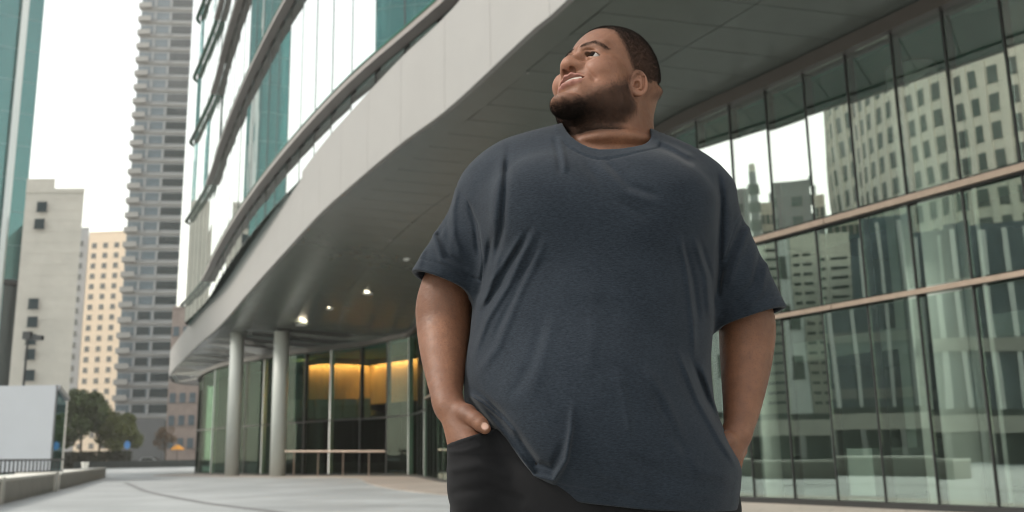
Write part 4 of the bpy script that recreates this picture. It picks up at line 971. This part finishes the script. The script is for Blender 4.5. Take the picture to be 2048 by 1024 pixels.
FOLDS = [
 ([(982, 470), (976, 520), (962, 570), (952, 600)], 6.8, -0.0080), ([(1442, 500), (1440, 560), (1434, 600)], 6.1, -0.0060), ([(1000, 500), (985, 560), (962, 620)], 6.8, 0.0060),  # (polyline in photograph pixels, width px, height m)  negative = crease
 ([(1017, 285), (1011, 370), (1004, 454), (985, 540)], 6.8, -0.0075), ([(1004, 300), (996, 380), (984, 470)], 10.6, 0.0050),
 ([(1434, 330), (1442, 398), (1438, 534), (1434, 590)], 6.1, -0.0065), ([(1452, 350), (1460, 430), (1452, 520)], 9.9, 0.0045),
 ([(1078, 450), (1042, 518), (1016, 572), (974, 640), (945, 720)], 6.8, 0.0065), ([(1062, 452), (1024, 520), (998, 572), (958, 632)], 6.1, -0.0050), ([(1046, 466), (1010, 522), (972, 580)], 6.1, 0.0045),
 ([(1096, 470), (1062, 540), (1040, 584), (997, 692), (950, 755)], 8.4, 0.0048), ([(1070, 500), (1030, 590), (985, 680)], 6.1, -0.0040),
 ([(1356, 462), (1372, 530), (1386, 640), (1390, 720)], 6.1, 0.0058), ([(1366, 480), (1386, 560), (1398, 650)], 6.1, -0.0050), ([(1385, 468), (1412, 550), (1420, 640)], 6.1, 0.0052), ([(1398, 476), (1424, 560), (1430, 630)], 5.3, -0.0038),
 ([(1192, 322), (1246, 384), (1318, 410)], 8.4, 0.0038), ([(1206, 316), (1262, 372), (1326, 394)], 6.8, -0.0036), ([(1166, 322), (1230, 400), (1300, 440)], 9.1, -0.0030),
 ([(1116, 268), (1126, 306), (1132, 348)], 6.1, 0.0048), ([(1106, 272), (1116, 312), (1120, 352)], 5.3, -0.0034), ([(1308, 276), (1346, 292), (1392, 318)], 5.3, 0.0034), ([(1306, 288), (1346, 306), (1388, 332)], 5.3, -0.0026),
 ([(916, 366), (906, 422), (908, 474), (926, 520)], 6.1, 0.0050), ([(902, 380), (892, 440), (896, 500)], 6.1, -0.0048), ([(876, 392), (867, 470), (884, 520), (934, 556)], 6.1, 0.0060), ([(888, 400), (880, 470), (898, 512), (940, 540)], 6.1, -0.0060), ([(860, 440), (846, 500), (836, 540)], 6.1, 0.0042), ([(935, 400), (950, 450), (958, 520)], 5.3, -0.0046),
 ([(1500, 412), (1458, 510), (1440, 560)], 6.1, -0.0065), ([(1512, 420), (1474, 520), (1456, 580)], 6.8, 0.0055), ([(1528, 470), (1506, 568), (1458, 620)], 6.1, -0.0055), ([(1540, 500), (1524, 580), (1490, 622)], 6.8, 0.0050),
 ([(1146, 800), (1142, 860), (1132, 920), (1106, 962), (1068, 950), (1024, 894), (990, 848), (930, 772)], 6.1, 0.0120), ([(1128, 880), (1104, 936), (1074, 926), (1036, 872), (1000, 828), (940, 766)], 6.8, -0.0088),
 ([(928, 784), (968, 806), (1006, 838), (1044, 882)], 5.3, 0.0096), ([(930, 808), (972, 842), (1012, 884), (1050, 942)], 5.3, -0.0076), ([(958, 836), (1000, 884), (1040, 936), (1090, 978)], 6.8, 0.0050), ([(960, 868), (1010, 922), (1060, 964)], 4.6, -0.0035),
 ([(1233, 735), (1254, 820), (1262, 880)], 8.4, 0.0035), ([(1287, 730), (1330, 800), (1370, 900)], 9.9, 0.0045), ([(1300, 770), (1350, 860), (1390, 960)], 9.1, -0.0036), ([(1352, 690), (1396, 800), (1440, 880), (1476, 935)], 6.8, 0.0064), ([(1376, 700), (1414, 800), (1452, 868), (1478, 918)], 6.1, -0.0075), ([(1400, 720), (1428, 800), (1462, 868)], 6.1, 0.0055), ([(1330, 880), (1400, 940), (1470, 960)], 10.6, 0.0040), ([(1180, 560), (1190, 660), (1170, 760)], 16.7, 0.0028), ([(1110, 620), (1090, 700), (1060, 800)], 12.2, 0.0035), ([(1090, 640), (1060, 730), (1020, 800)], 10.6, -0.0032),
 ([(1230, 900), (1330, 950), (1440, 975)], 12.2, -0.0030), ([(1180, 930), (1280, 985), (1400, 1005)], 10.6, 0.0035),
]
SL0, SL1, SLr = np.array((-.026, 1.978, 1.478)), np.array((-.146, 1.965, 1.302)), (.083, .071)
SR0, SR1, SRr = np.array((.392, 1.978, 1.455)), np.array((.496, 1.968, 1.219)), (.086, .076)
axL = np.array((-.386, -.056, -.921)); axR = np.array((.276, -.036, -.960))
def poly_dist(px, py, P):
    d = np.full(px.shape, 1e9, f32); tt = np.zeros(px.shape, f32); P = np.array(P, float); n = len(P) - 1
    for i in range(n):
        a, b = P[i], P[i + 1]; e = b - a; t = np.clip(((px - a[0]) * e[0] + (py - a[1]) * e[1]) / (e @ e), 0, 1)
        q = np.hypot(px - a[0] - t * e[0], py - a[1] - t * e[1]); m = q < d; d = np.where(m, q, d); tt = np.where(m, (i + t) / n, tt)
    return d, tt
HEMX = [-.16, -.115, -.088, -.066, -.030, .024, .10, .18, .234, .36, .46, .6]; HEMZ = [1.075, 1.055, 1.012, .978, .941, .897, .866, .856, .850, .842, .836, .83]
def hem_z(x, y): return pchip(x, HEMX, HEMZ) * np.clip((2.02 - y) / .12, 0, 1) + .86 * (1 - np.clip((2.02 - y) / .12, 0, 1))
NKC, NKR = (.205, 1.932), (.093, .108)
def shirt_base(x, y, z):
    d = loft(x, y, z, SHIRT, 2.12)
    d = smin(d, ell(x, y, z, (.075, 1.822, 1.43), (.10, .055, .085)), .07); d = smin(d, ell(x, y, z, (.285, 1.822, 1.43), (.10, .055, .085)), .07)    # chest
    d = smin(d, ell(x, y, z, (.145, 1.80, 1.03), (.150, .100, .16)), .05)            # belly
    for s0, s1, r, ax in ((SL0, SL1, SLr, axL), (SR0, SR1, SRr, axR)):
        e = cap(x, y, z, s0, s1 + (s1 - s0) * .22, r[0], r[1] + (r[1] - r[0]) * .2)
        t = (x - s1[0]) * ax[0] + (y - s1[1]) * ax[1] + (z - s1[2]) * ax[2]
        e = smax(e, t.astype(f32), .002); d = smin(d, e, .032)
    return d
def shirt_sdf(x, y, z):
    d = shirt_base(x, y, z)
    # folds, creases, seams
    near = np.abs(d) < .05
    if near.any():
        X, Y, Z = x[near], y[near], z[near]; px, py = proj(X, Y, Z); g = np.zeros(X.shape, f32)
        ny = (shirt_base(X, Y + f32(.004), Z) - d[near]) / .004; fac = np.clip((-ny - .12) / .38, 0, 1)       # folds fade out where the cloth turns away
        for P, w, h in FOLDS:
            q, t = poly_dist(px, py, P); g += f32(h) * np.exp(-(q / w) ** 2) * np.clip(np.minimum(t, 1 - t) * 6, 0, 1) * fac
        g += .0016 * vnoise(X, Y, Z * .7, 38, 3) + .0007 * vnoise(X, Y, Z, 95, 4)
        ne = (np.abs((X - NKC[0]) / NKR[0]) ** 2.7 + np.abs((Y - NKC[1]) / NKR[1]) ** 2.7) ** (1 / 2.7); band = (ne - 1) * .10      # neck rib
        rib = (band < .020) & (Z > 1.5); g += np.where(rib, .0016, 0) - .0010 * np.exp(-((band - .0215) / .0022) ** 2) * (Z > 1.5)
        for s1, ax in ((SL1, axL), (SR1, axR)):
            t = (X - s1[0]) * ax[0] + (Y - s1[1]) * ax[1] + (Z - s1[2]) * ax[2]; out = (X < -.06) if s1[0] < 0 else (X > .42)
            g -= .0013 * np.exp(-((t + .024) / .0020) ** 2) * out
        hz = hem_z(X, Y); g -= .0012 * np.exp(-((Z - hz - .024) / .0020) ** 2)
        for P in ([(905, 362), (935, 402), (956, 450), (966, 520), (962, 570)], [(1498, 400), (1470, 452), (1448, 520), (1440, 575)]):
            q, t = poly_dist(px, py, P); g -= .0016 * np.exp(-(q / 1.8) ** 2) * (Y < 2.02)
        d = d.copy(); d[near] -= g
    dr = d
    d = smax(d, (hem_z(x, y) - z).astype(f32), .003)
    inn = dr + .010
    hol = np.maximum(inn, z - (hem_z(x, y) + .10)); d = np.maximum(d, -hol)
    for s0, s1, r, ax in ((SL0, SL1, SLr, axL), (SR0, SR1, SRr, axR)):
        t = (x - s1[0]) * ax[0] + (y - s1[1]) * ax[1] + (z - s1[2]) * ax[2]
        c = cap(x, y, z, s0, s1 + (s1 - s0) * .34, r[0] - .017, r[1] + (r[1] - r[0]) * .3 - .010); d = np.maximum(d, -np.maximum(c, -(t + .07)))
    ne = ((np.abs((x - NKC[0]) / NKR[0]) ** 2.7 + np.abs((y - NKC[1]) / NKR[1]) ** 2.7) ** (1 / 2.7) - 1) * .10
    d = smax(d, -np.maximum(ne, 1.50 - z).astype(f32), .0025)
    return d
TROU = [(1.08, -.05, .36, 1.79, 2.12), (1.0, -.088, .385, 1.765, 2.14), (.95, -.110, .412, 1.757, 2.155), (.90, -.126, .425, 1.757, 2.16), (.84, -.118, .418, 1.765, 2.155), (.78, -.11, .41, 1.775, 2.15)]
PK = [A3(893, 889, 1.84), A3(955, 868, 1.79)]
def trouser_sdf(x, y, z):
    d = loft(x, y, z, TROU, 2.4)
    for hx, kx, fx in ((.02, .025, .02), (.295, .305, .315)):
        d = smin(d, chain(x, y, z, [(hx, 1.965, .83), (kx, 1.955, .47), (fx, 1.985, .12)], [.152, .112, .092], .03), .03)
    pz = PK[0][2] + (x - PK[0][0]) * (PK[1][2] - PK[0][2]) / (PK[1][0] - PK[0][0])
    b = None
    for k in range(4):
        e = cap(x, y, z, np.array(HLK[k]) + (0, 0, .02), np.array(HLK[k]) + np.array((.03, .012, -.085)), .0195, .017); b = e if b is None else smin(b, e, .02)
    b = smin(b, ell(x, y, z, (-.075, 1.86, .90), (.056, .085, .105)), .03)
    bb = smax(smin(d, b, .03), (z - pz).astype(f32), .004)
    core = np.maximum(d + .004, z - 1.06)
    front = (x < -.03) & (y < 1.93)
    d2 = np.where(front, np.minimum(bb, np.maximum(smin(d + .012, d + .02, .01), z - 1.06)), np.minimum(bb, core))
    d2 = d2 - .0022 * vnoise(x, y * .6, z * 1.8, 40, 9) * (z < .95)
    px, py = proj(x, y, z)
    for P, w, h in (([(900, 905), (930, 902), (960, 892)], 4, .0028), ([(905, 940), (960, 930), (1010, 950)], 9, .004), ([(912, 985), (980, 975), (1040, 1000)], 10, -.004), ([(893, 897), (955, 877)], 1.6, -.0016)):
        q, t = poly_dist(px, py, P); d2 = d2 - f32(h) * np.exp(-(q / w) ** 2)
    d2 = np.maximum(d2, .10 - z)
    return d2.astype(f32)
def hand_all(x, y, z): return hand_sdf(x, y, z, LA[-1][0], HLK, TL, TLR, (.16, .34, -.92))

# ---- materials of the man
def skin_mat():
    m = bpy.data.materials.new('brown_skin'); m.use_nodes = True; t = m.node_tree; b = t.nodes['Principled BSDF']; N = t.nodes.new; Lk = t.links.new
    tc = N('ShaderNodeTexCoord')
    def noise(sc, det=4):
        n = N('ShaderNodeTexNoise'); n.inputs['Scale'].default_value = sc; n.inputs['Detail'].default_value = det; Lk(tc.outputs['Object'], n.inputs['Vector']); return n
    def attr(n): a = N('ShaderNodeAttribute'); a.attribute_name = n; return a.outputs['Fac']
    def mixc(f, a, b_):
        x = N('ShaderNodeMix'); x.data_type = 'RGBA'
        if hasattr(f, 'is_linked') or hasattr(f, 'links'): Lk(f, x.inputs[0])
        else: x.inputs[0].default_value = f
        for k, v in ((6, a), (7, b_)):
            if isinstance(v, tuple): x.inputs[k].default_value = (*v, 1)
            else: Lk(v, x.inputs[k])
        return x.outputs[2]
    def rng(f, a, b_, c, d):
        r = N('ShaderNodeMapRange'); r.inputs[1].default_value = a; r.inputs[2].default_value = b_; r.inputs[3].default_value = c; r.inputs[4].default_value = d; Lk(f, r.inputs[0]); return r.outputs[0]
    base = mixc(rng(noise(9, 3).outputs['Fac'], .35, .65, 0, 1), (.128, .054, .029), (.200, .089, .048))
    base = mixc(rng(noise(55, 4).outputs['Fac'], .40, .70, 0, .42), base, (.105, .046, .026))
    base = mixc(rng(noise(330, 2).outputs['Fac'], .54, .70, 0, .55), base, (.085, .040, .026))
    base = mixc(attr('warm'), base, (.29, .13, .083))
    base = mixc(attr('lip'), base, (.25, .105, .085))
    sp = rng(noise(900, 2).outputs['Fac'], .42, .62, .55, 1.0)
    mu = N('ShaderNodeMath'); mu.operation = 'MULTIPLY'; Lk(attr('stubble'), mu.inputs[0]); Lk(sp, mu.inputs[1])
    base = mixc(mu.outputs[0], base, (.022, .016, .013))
    base = mixc(attr('nail'), base, (.58, .36, .28))
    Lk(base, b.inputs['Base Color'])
    b.inputs['Subsurface Weight'].default_value = .12; b.inputs['Subsurface Radius'].default_value = (1, .35, .2); b.inputs['Subsurface Scale'].default_value = .006
    ro = N('ShaderNodeMath'); ro.operation = 'MULTIPLY_ADD'; Lk(attr('stubble'), ro.inputs[0]); ro.inputs[1].default_value = .35; Lk(rng(noise(60, 3).outputs['Fac'], .3, .7, .52, .66), ro.inputs[2]); Lk(ro.outputs[0], b.inputs['Roughness']); b.inputs['Specular IOR Level'].default_value = .42
    bp = N('ShaderNodeBump'); bp.inputs['Strength'].default_value = .35; bp.inputs['Distance'].default_value = .0012; Lk(noise(620, 3).outputs['Fac'], bp.inputs['Height'])
    bp2 = N('ShaderNodeBump'); bp2.inputs['Strength'].default_value = .3; bp2.inputs['Distance'].default_value = .003; Lk(noise(130, 4).outputs['Fac'], bp2.inputs['Height']); Lk(bp.outputs[0], bp2.inputs['Normal']); Lk(bp2.outputs[0], b.inputs['Normal'])
    return m
def cloth_mat(name, c0, c1, sc=520, stretch=(.28, .28, 1.0), sheen=.25, contrast=1.0):
    m = bpy.data.materials.new(name); m.use_nodes = True; t = m.node_tree; b = t.nodes['Principled BSDF']; N = t.nodes.new; Lk = t.links.new
    tc = N('ShaderNodeTexCoord'); mp = N('ShaderNodeMapping'); mp.inputs['Scale'].default_value = stretch; Lk(tc.outputs['Object'], mp.inputs[0])
    n = N('ShaderNodeTexNoise'); n.inputs['Scale'].default_value = sc; n.inputs['Detail'].default_value = 3; n.inputs['Roughness'].default_value = .7; Lk(mp.outputs[0], n.inputs['Vector'])
    n2 = N('ShaderNodeTexNoise'); n2.inputs['Scale'].default_value = 14; n2.inputs['Detail'].default_value = 4; Lk(tc.outputs['Object'], n2.inputs['Vector'])
    r = N('ShaderNodeMapRange'); r.inputs[1].default_value = .25; r.inputs[2].default_value = .75; Lk(n.outputs['Fac'], r.inputs[0])
    ad = N('ShaderNodeMath'); ad.operation = 'MULTIPLY_ADD'; Lk(n2.outputs['Fac'], ad.inputs[0]); ad.inputs[1].default_value = .5; ad.inputs[2].default_value = -.25
    a2 = N('ShaderNodeMath'); a2.operation = 'ADD'; Lk(r.outputs[0], a2.inputs[0]); Lk(ad.outputs[0], a2.inputs[1])
    x = N('ShaderNodeMix'); x.data_type = 'RGBA'; Lk(a2.outputs[0], x.inputs[0]); x.inputs[6].default_value = (*c0, 1); x.inputs[7].default_value = (*c1, 1); Lk(x.outputs[2], b.inputs['Base Color'])
    b.inputs['Roughness'].default_value = .9; b.inputs['Specular IOR Level'].default_value = .15; b.inputs['Sheen Weight'].default_value = sheen; b.inputs['Sheen Roughness'].default_value = .5
    w = N('ShaderNodeTexNoise'); w.inputs['Scale'].default_value = 1100; w.inputs['Detail'].default_value = 2; Lk(tc.outputs['Object'], w.inputs['Vector'])
    bp = N('ShaderNodeBump'); bp.inputs['Strength'].default_value = .3; bp.inputs['Distance'].default_value = .0012; Lk(w.outputs['Fac'], bp.inputs['Height']); Lk(bp.outputs[0], b.inputs['Normal'])
    return m
SKIN = skin_mat(); CLOTH = cloth_mat('charcoal_heather_jersey', (.0066, .0100, .0153), (.0225, .0300, .0405), 480, sheen=.08); TWILL = cloth_mat('black_twill', (.007, .007, .008), (.013, .013, .014), 700, (1, 1, 1), .02)
HAIRM = mat('black_hair', (.016, .012, .010), .8, spec=.12)

# ---- build
RES = 1.0
man = empty('person', (.17, 1.95, 0), 'heavyset bearded man in a charcoal T-shirt and black trousers, hands in pockets, looking up', 'person')
MO = np.array(man.location)
def place(me, name, parent=man):
    me.transform(Matrix.Translation(tuple(-MO))); o = bpy.data.objects.new(name, me); link(o, parent); return o
c = .0030 * RES
bx = axis(-.25, .60, [(.055, .36, .0015 * RES), (-.15, -.04, .0020 * RES)], c); by = axis(1.70, 2.22, [(1.80, 2.08, .0017 * RES)], c); bz = axis(.82, 1.90, [(1.60, 1.89, .0015 * RES), (.97, 1.04, .0020 * RES)], c)
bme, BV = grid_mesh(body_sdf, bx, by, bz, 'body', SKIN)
hx, hy, hz = to_head(BV[:, 0], BV[:, 1], BV[:, 2]); ahx = np.abs(hx)
inhead = BV[:, 2] > 1.58
sst = lambda v, a, b: np.clip((v - a) / (b - a), 0, 1) ** 2 * (3 - 2 * np.clip((v - a) / (b - a), 0, 1))
jit = vnoise(hx, hy, hz, 260, 21) * .004 + vnoise(hx, hy, hz, 700, 22) * .003
hl_y = np.interp(hz, [-.06, -.03, .0, .02, .035, .06, .085, .100, .106], [.060, .050, .020, -.012, -.022, -.050, -.067, -.078, -.095])
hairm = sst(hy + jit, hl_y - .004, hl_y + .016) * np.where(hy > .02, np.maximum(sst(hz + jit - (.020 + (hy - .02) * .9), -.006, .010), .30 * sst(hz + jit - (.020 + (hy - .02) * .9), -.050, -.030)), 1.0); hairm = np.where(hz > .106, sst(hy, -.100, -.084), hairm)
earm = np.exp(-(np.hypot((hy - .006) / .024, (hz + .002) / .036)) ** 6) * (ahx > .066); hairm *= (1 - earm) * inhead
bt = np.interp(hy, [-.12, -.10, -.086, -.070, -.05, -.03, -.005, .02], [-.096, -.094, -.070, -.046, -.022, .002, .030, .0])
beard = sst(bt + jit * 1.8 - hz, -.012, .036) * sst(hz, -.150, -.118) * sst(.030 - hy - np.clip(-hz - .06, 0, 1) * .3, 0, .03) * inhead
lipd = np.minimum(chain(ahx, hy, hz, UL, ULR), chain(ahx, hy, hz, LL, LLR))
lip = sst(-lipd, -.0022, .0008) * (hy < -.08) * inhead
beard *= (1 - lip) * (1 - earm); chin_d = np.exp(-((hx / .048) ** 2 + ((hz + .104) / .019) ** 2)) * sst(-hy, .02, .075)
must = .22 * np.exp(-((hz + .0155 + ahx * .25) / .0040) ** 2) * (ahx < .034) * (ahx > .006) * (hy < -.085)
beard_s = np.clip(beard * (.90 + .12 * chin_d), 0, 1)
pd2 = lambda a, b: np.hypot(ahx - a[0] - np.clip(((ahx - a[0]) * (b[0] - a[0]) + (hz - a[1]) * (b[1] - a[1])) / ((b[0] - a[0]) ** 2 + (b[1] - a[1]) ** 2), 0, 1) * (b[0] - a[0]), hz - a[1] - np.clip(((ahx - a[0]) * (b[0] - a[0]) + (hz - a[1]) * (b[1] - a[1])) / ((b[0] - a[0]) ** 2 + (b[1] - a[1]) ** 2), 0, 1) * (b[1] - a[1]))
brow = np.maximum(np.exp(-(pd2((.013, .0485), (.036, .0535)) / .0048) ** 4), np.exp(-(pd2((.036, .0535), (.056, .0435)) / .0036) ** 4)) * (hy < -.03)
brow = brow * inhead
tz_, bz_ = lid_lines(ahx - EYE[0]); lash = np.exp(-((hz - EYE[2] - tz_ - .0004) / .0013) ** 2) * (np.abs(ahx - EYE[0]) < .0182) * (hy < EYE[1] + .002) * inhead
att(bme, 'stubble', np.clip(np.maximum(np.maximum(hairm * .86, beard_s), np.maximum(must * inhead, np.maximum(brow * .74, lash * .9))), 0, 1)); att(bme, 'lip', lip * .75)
warm = np.maximum(.55 * np.exp(-((ahx / .02) ** 2 + ((hz + .012) / .02) ** 2)) * (hy < -.09), .45 * np.exp(-(((ahx - .05) / .03) ** 2 + ((hz + .015) / .03) ** 2)) * (hy < -.05)) * inhead
warm = np.maximum(warm, earm * .35 * inhead); att(bme, 'warm', warm)
tip = np.array(TL[-1]); nd = (tip - np.array(TL[-2])); nd /= np.linalg.norm(nd); nc = tip - nd * .001 + np.array((.0012, -.0106, .0035))
att(bme, 'nail', sst(.0078 - np.linalg.norm((BV - nc) * np.array([1, .9, 1]), axis=1), 0, .002))
body = place(bme, 'body')
ru = BV
def strands(name, mask, n, L0, L1, wid, lean, rough, parent=man, mt=HAIRM, seed=5):
    rg = np.random.default_rng(seed); p = mask / mask.sum(); i = rg.choice(len(mask), n, p=p)
    nrm = np.empty(len(bme.vertices) * 3, f32); bme.vertices.foreach_get('normal', nrm); nr = nrm.reshape(-1, 3)[i]
    b = BV[i] + rg.normal(0, .0006, (n, 3)); d = nr + lean(hx[i], hy[i], hz[i]) @ HM.T + rg.normal(0, rough, (n, 3)); d /= np.linalg.norm(d, axis=1)[:, None]
    s = np.cross(d, rg.normal(size=(n, 3))); s /= np.linalg.norm(s, axis=1)[:, None]; L = rg.uniform(L0, L1, n)[:, None] * (.5 + .5 * mask[i] / mask.max())[:, None]
    curl = np.cross(s, d) * rg.uniform(-.5, .5, n)[:, None]
    P = np.stack([b - s * wid / 2 - nr * .0005, b + s * wid / 2 - nr * .0005, b + d * L * .6 + s * wid * .35 + curl * L * .3, b + d * L + curl * L], 1).reshape(-1, 3)
    k = np.arange(n)[:, None] * 4; F = np.concatenate([k + [[0, 1, 2]], k + [[0, 2, 3]]], 0)
    me = bpy.data.meshes.new(name); me.from_pydata(P.tolist(), [], F.tolist()); me.materials.append(mt); return place(me, name, parent)
z0 = lambda x, y, z: np.stack([np.zeros_like(x), np.zeros_like(x), np.zeros_like(x)], 1)
strands('hair', hairm ** 1.5 * (BV[:, 2] > 1.6), 60000, .0015, .0036, .0006, lambda x, y, z: np.stack([0 * x, .5 + 0 * x, -.2 + 0 * x], 1), .45)
bmask = (beard * (.42 + .65 * chin_d) + must * .2) * (hz > -.125)
strands('beard', bmask, 52000, .0016, .0044, .00050, lambda x, y, z: np.stack([0 * x, -.3 + 0 * x, -.9 + 0 * x], 1), .9)
strands('eyebrow', brow * (hz > .03), 1500, .002, .0036, .00040, lambda x, y, z: np.stack([np.sign(x) * 2.2, .9 + 0 * x, -.2 + 0 * x], 1), .2)
# eyes and teeth
eyew = mat('eye_white', (.30, .27, .25), .3, spec=.4); irism = mat('dark_iris', (.008, .005, .004), .7, spec=.03)
gaze = np.array((-.03, -1, .10)); gaze /= np.linalg.norm(gaze)
for sx in (1, -1):
    e = MB(); e.lathe([(ER * math.sin(t), -ER * math.cos(t)) for t in np.linspace(.02, math.pi - .02, 18)], n=24)
    me = e.mesh('eye', eyew, True); g = Vector(HM @ gaze); q = g.to_track_quat('Z', 'Y').to_matrix().to_4x4()
    c = from_head((EYE[0] * sx, EYE[1], EYE[2])); o = bpy.data.objects.new('eye', me); link(o, man); o.matrix_local = Matrix.Translation(tuple(c - MO)) @ q @ Matrix.Scale(HS, 4)
    i = MB(); i.lathe([(ER * 1.02 * math.sin(t), ER * 1.02 * math.cos(t)) for t in np.linspace(.56, .01, 6)], n=20); io = bpy.data.objects.new('iris', i.mesh('iris', irism, True)); link(io, o)
teeth = mat('teeth', (.44, .40, .35), .25, spec=.6)
tb_ = MB()
for k in range(-5, 6):
    a = k * .0050; y0 = -.0990 + a * a * 8.0; yaw = a * 18
    pts = from_head((a, y0, -.0475)); r3 = HM
    vs = []
    for dx_ in (-.0027, .0027):
        for dy_ in (0, .004):
            for dz_ in (-.0056, .0050): vs.append(from_head((a + dx_, y0 + dy_ + abs(dx_) * .12 + (dx_ * a * 18), -.0277 + dz_ - a * a * 3)))
    tb_.add([v - MO for v in vs], [(0, 1, 3, 2), (4, 6, 7, 5), (0, 4, 5, 1), (2, 3, 7, 6), (0, 2, 6, 4), (1, 5, 7, 3)])
link(bpy.data.objects.new('teeth', tb_.mesh('teeth', teeth, False)), man)
sme, SV = grid_mesh(shirt_sdf, axis(-.26, .62, [], .0026 * RES), axis(1.62, 2.24, [(1.95, 2.3, .004 * RES)], .0026 * RES), axis(.80, 1.70, [], .0026 * RES), 't_shirt', CLOTH, 10, .035)
place(sme, 't_shirt')
tme, TV = grid_mesh(trouser_sdf, axis(-.2, .52, [], .004 * RES), axis(1.68, 2.22, [], .004 * RES), axis(.09, 1.09, [(.85, 1.0, .003 * RES)], .0045 * RES), 'trousers', TWILL)
place(tme, 'trousers')
shm = mat('black_shoe_leather', (.02, .02, .02), .4)
for sx, yaw in ((.015, -.12), (.318, .14)):
    def shoe(x, y, z):
        u = (x - sx) * math.cos(yaw) + (y - 1.93) * math.sin(yaw); v = -(x - sx) * math.sin(yaw) + (y - 1.93) * math.cos(yaw)
        d = smin(ell(u, v, z, (0, .04, .06), (.052, .075, .062)), ell(u, v, z, (0, -.075, .036), (.054, .115, .050)), .03)
        return np.maximum(smin(d, cap(u, v, z, (0, .045, .07), (0, .055, .13), .05, .052), .02), .003 - z).astype(f32)
    me, _ = grid_mesh(shoe, axis(sx - .10, sx + .10, [], .006), axis(1.70, 2.08, [], .006), axis(-.01, .17, [], .006), 'shoe', shm); place(me, 'shoe')
# ================================================================== HAZE
hm = bpy.data.materials.new('pale_haze'); hm.use_nodes = True; ht = hm.node_tree; ht.nodes.clear()
ho = ht.nodes.new('ShaderNodeOutputMaterial'); hv = ht.nodes.new('ShaderNodeVolumePrincipled'); hv.inputs['Color'].default_value = (1.0, .97, .92, 1); hv.inputs['Density'].default_value = .0005; hv.inputs['Anisotropy'].default_value = .2
ht.links.new(hv.outputs[0], ho.inputs['Volume'])
tag(MB().box((0, 400, 62.6), (1320, 1120, 129.4)).build('haze', hm), kind='stuff')
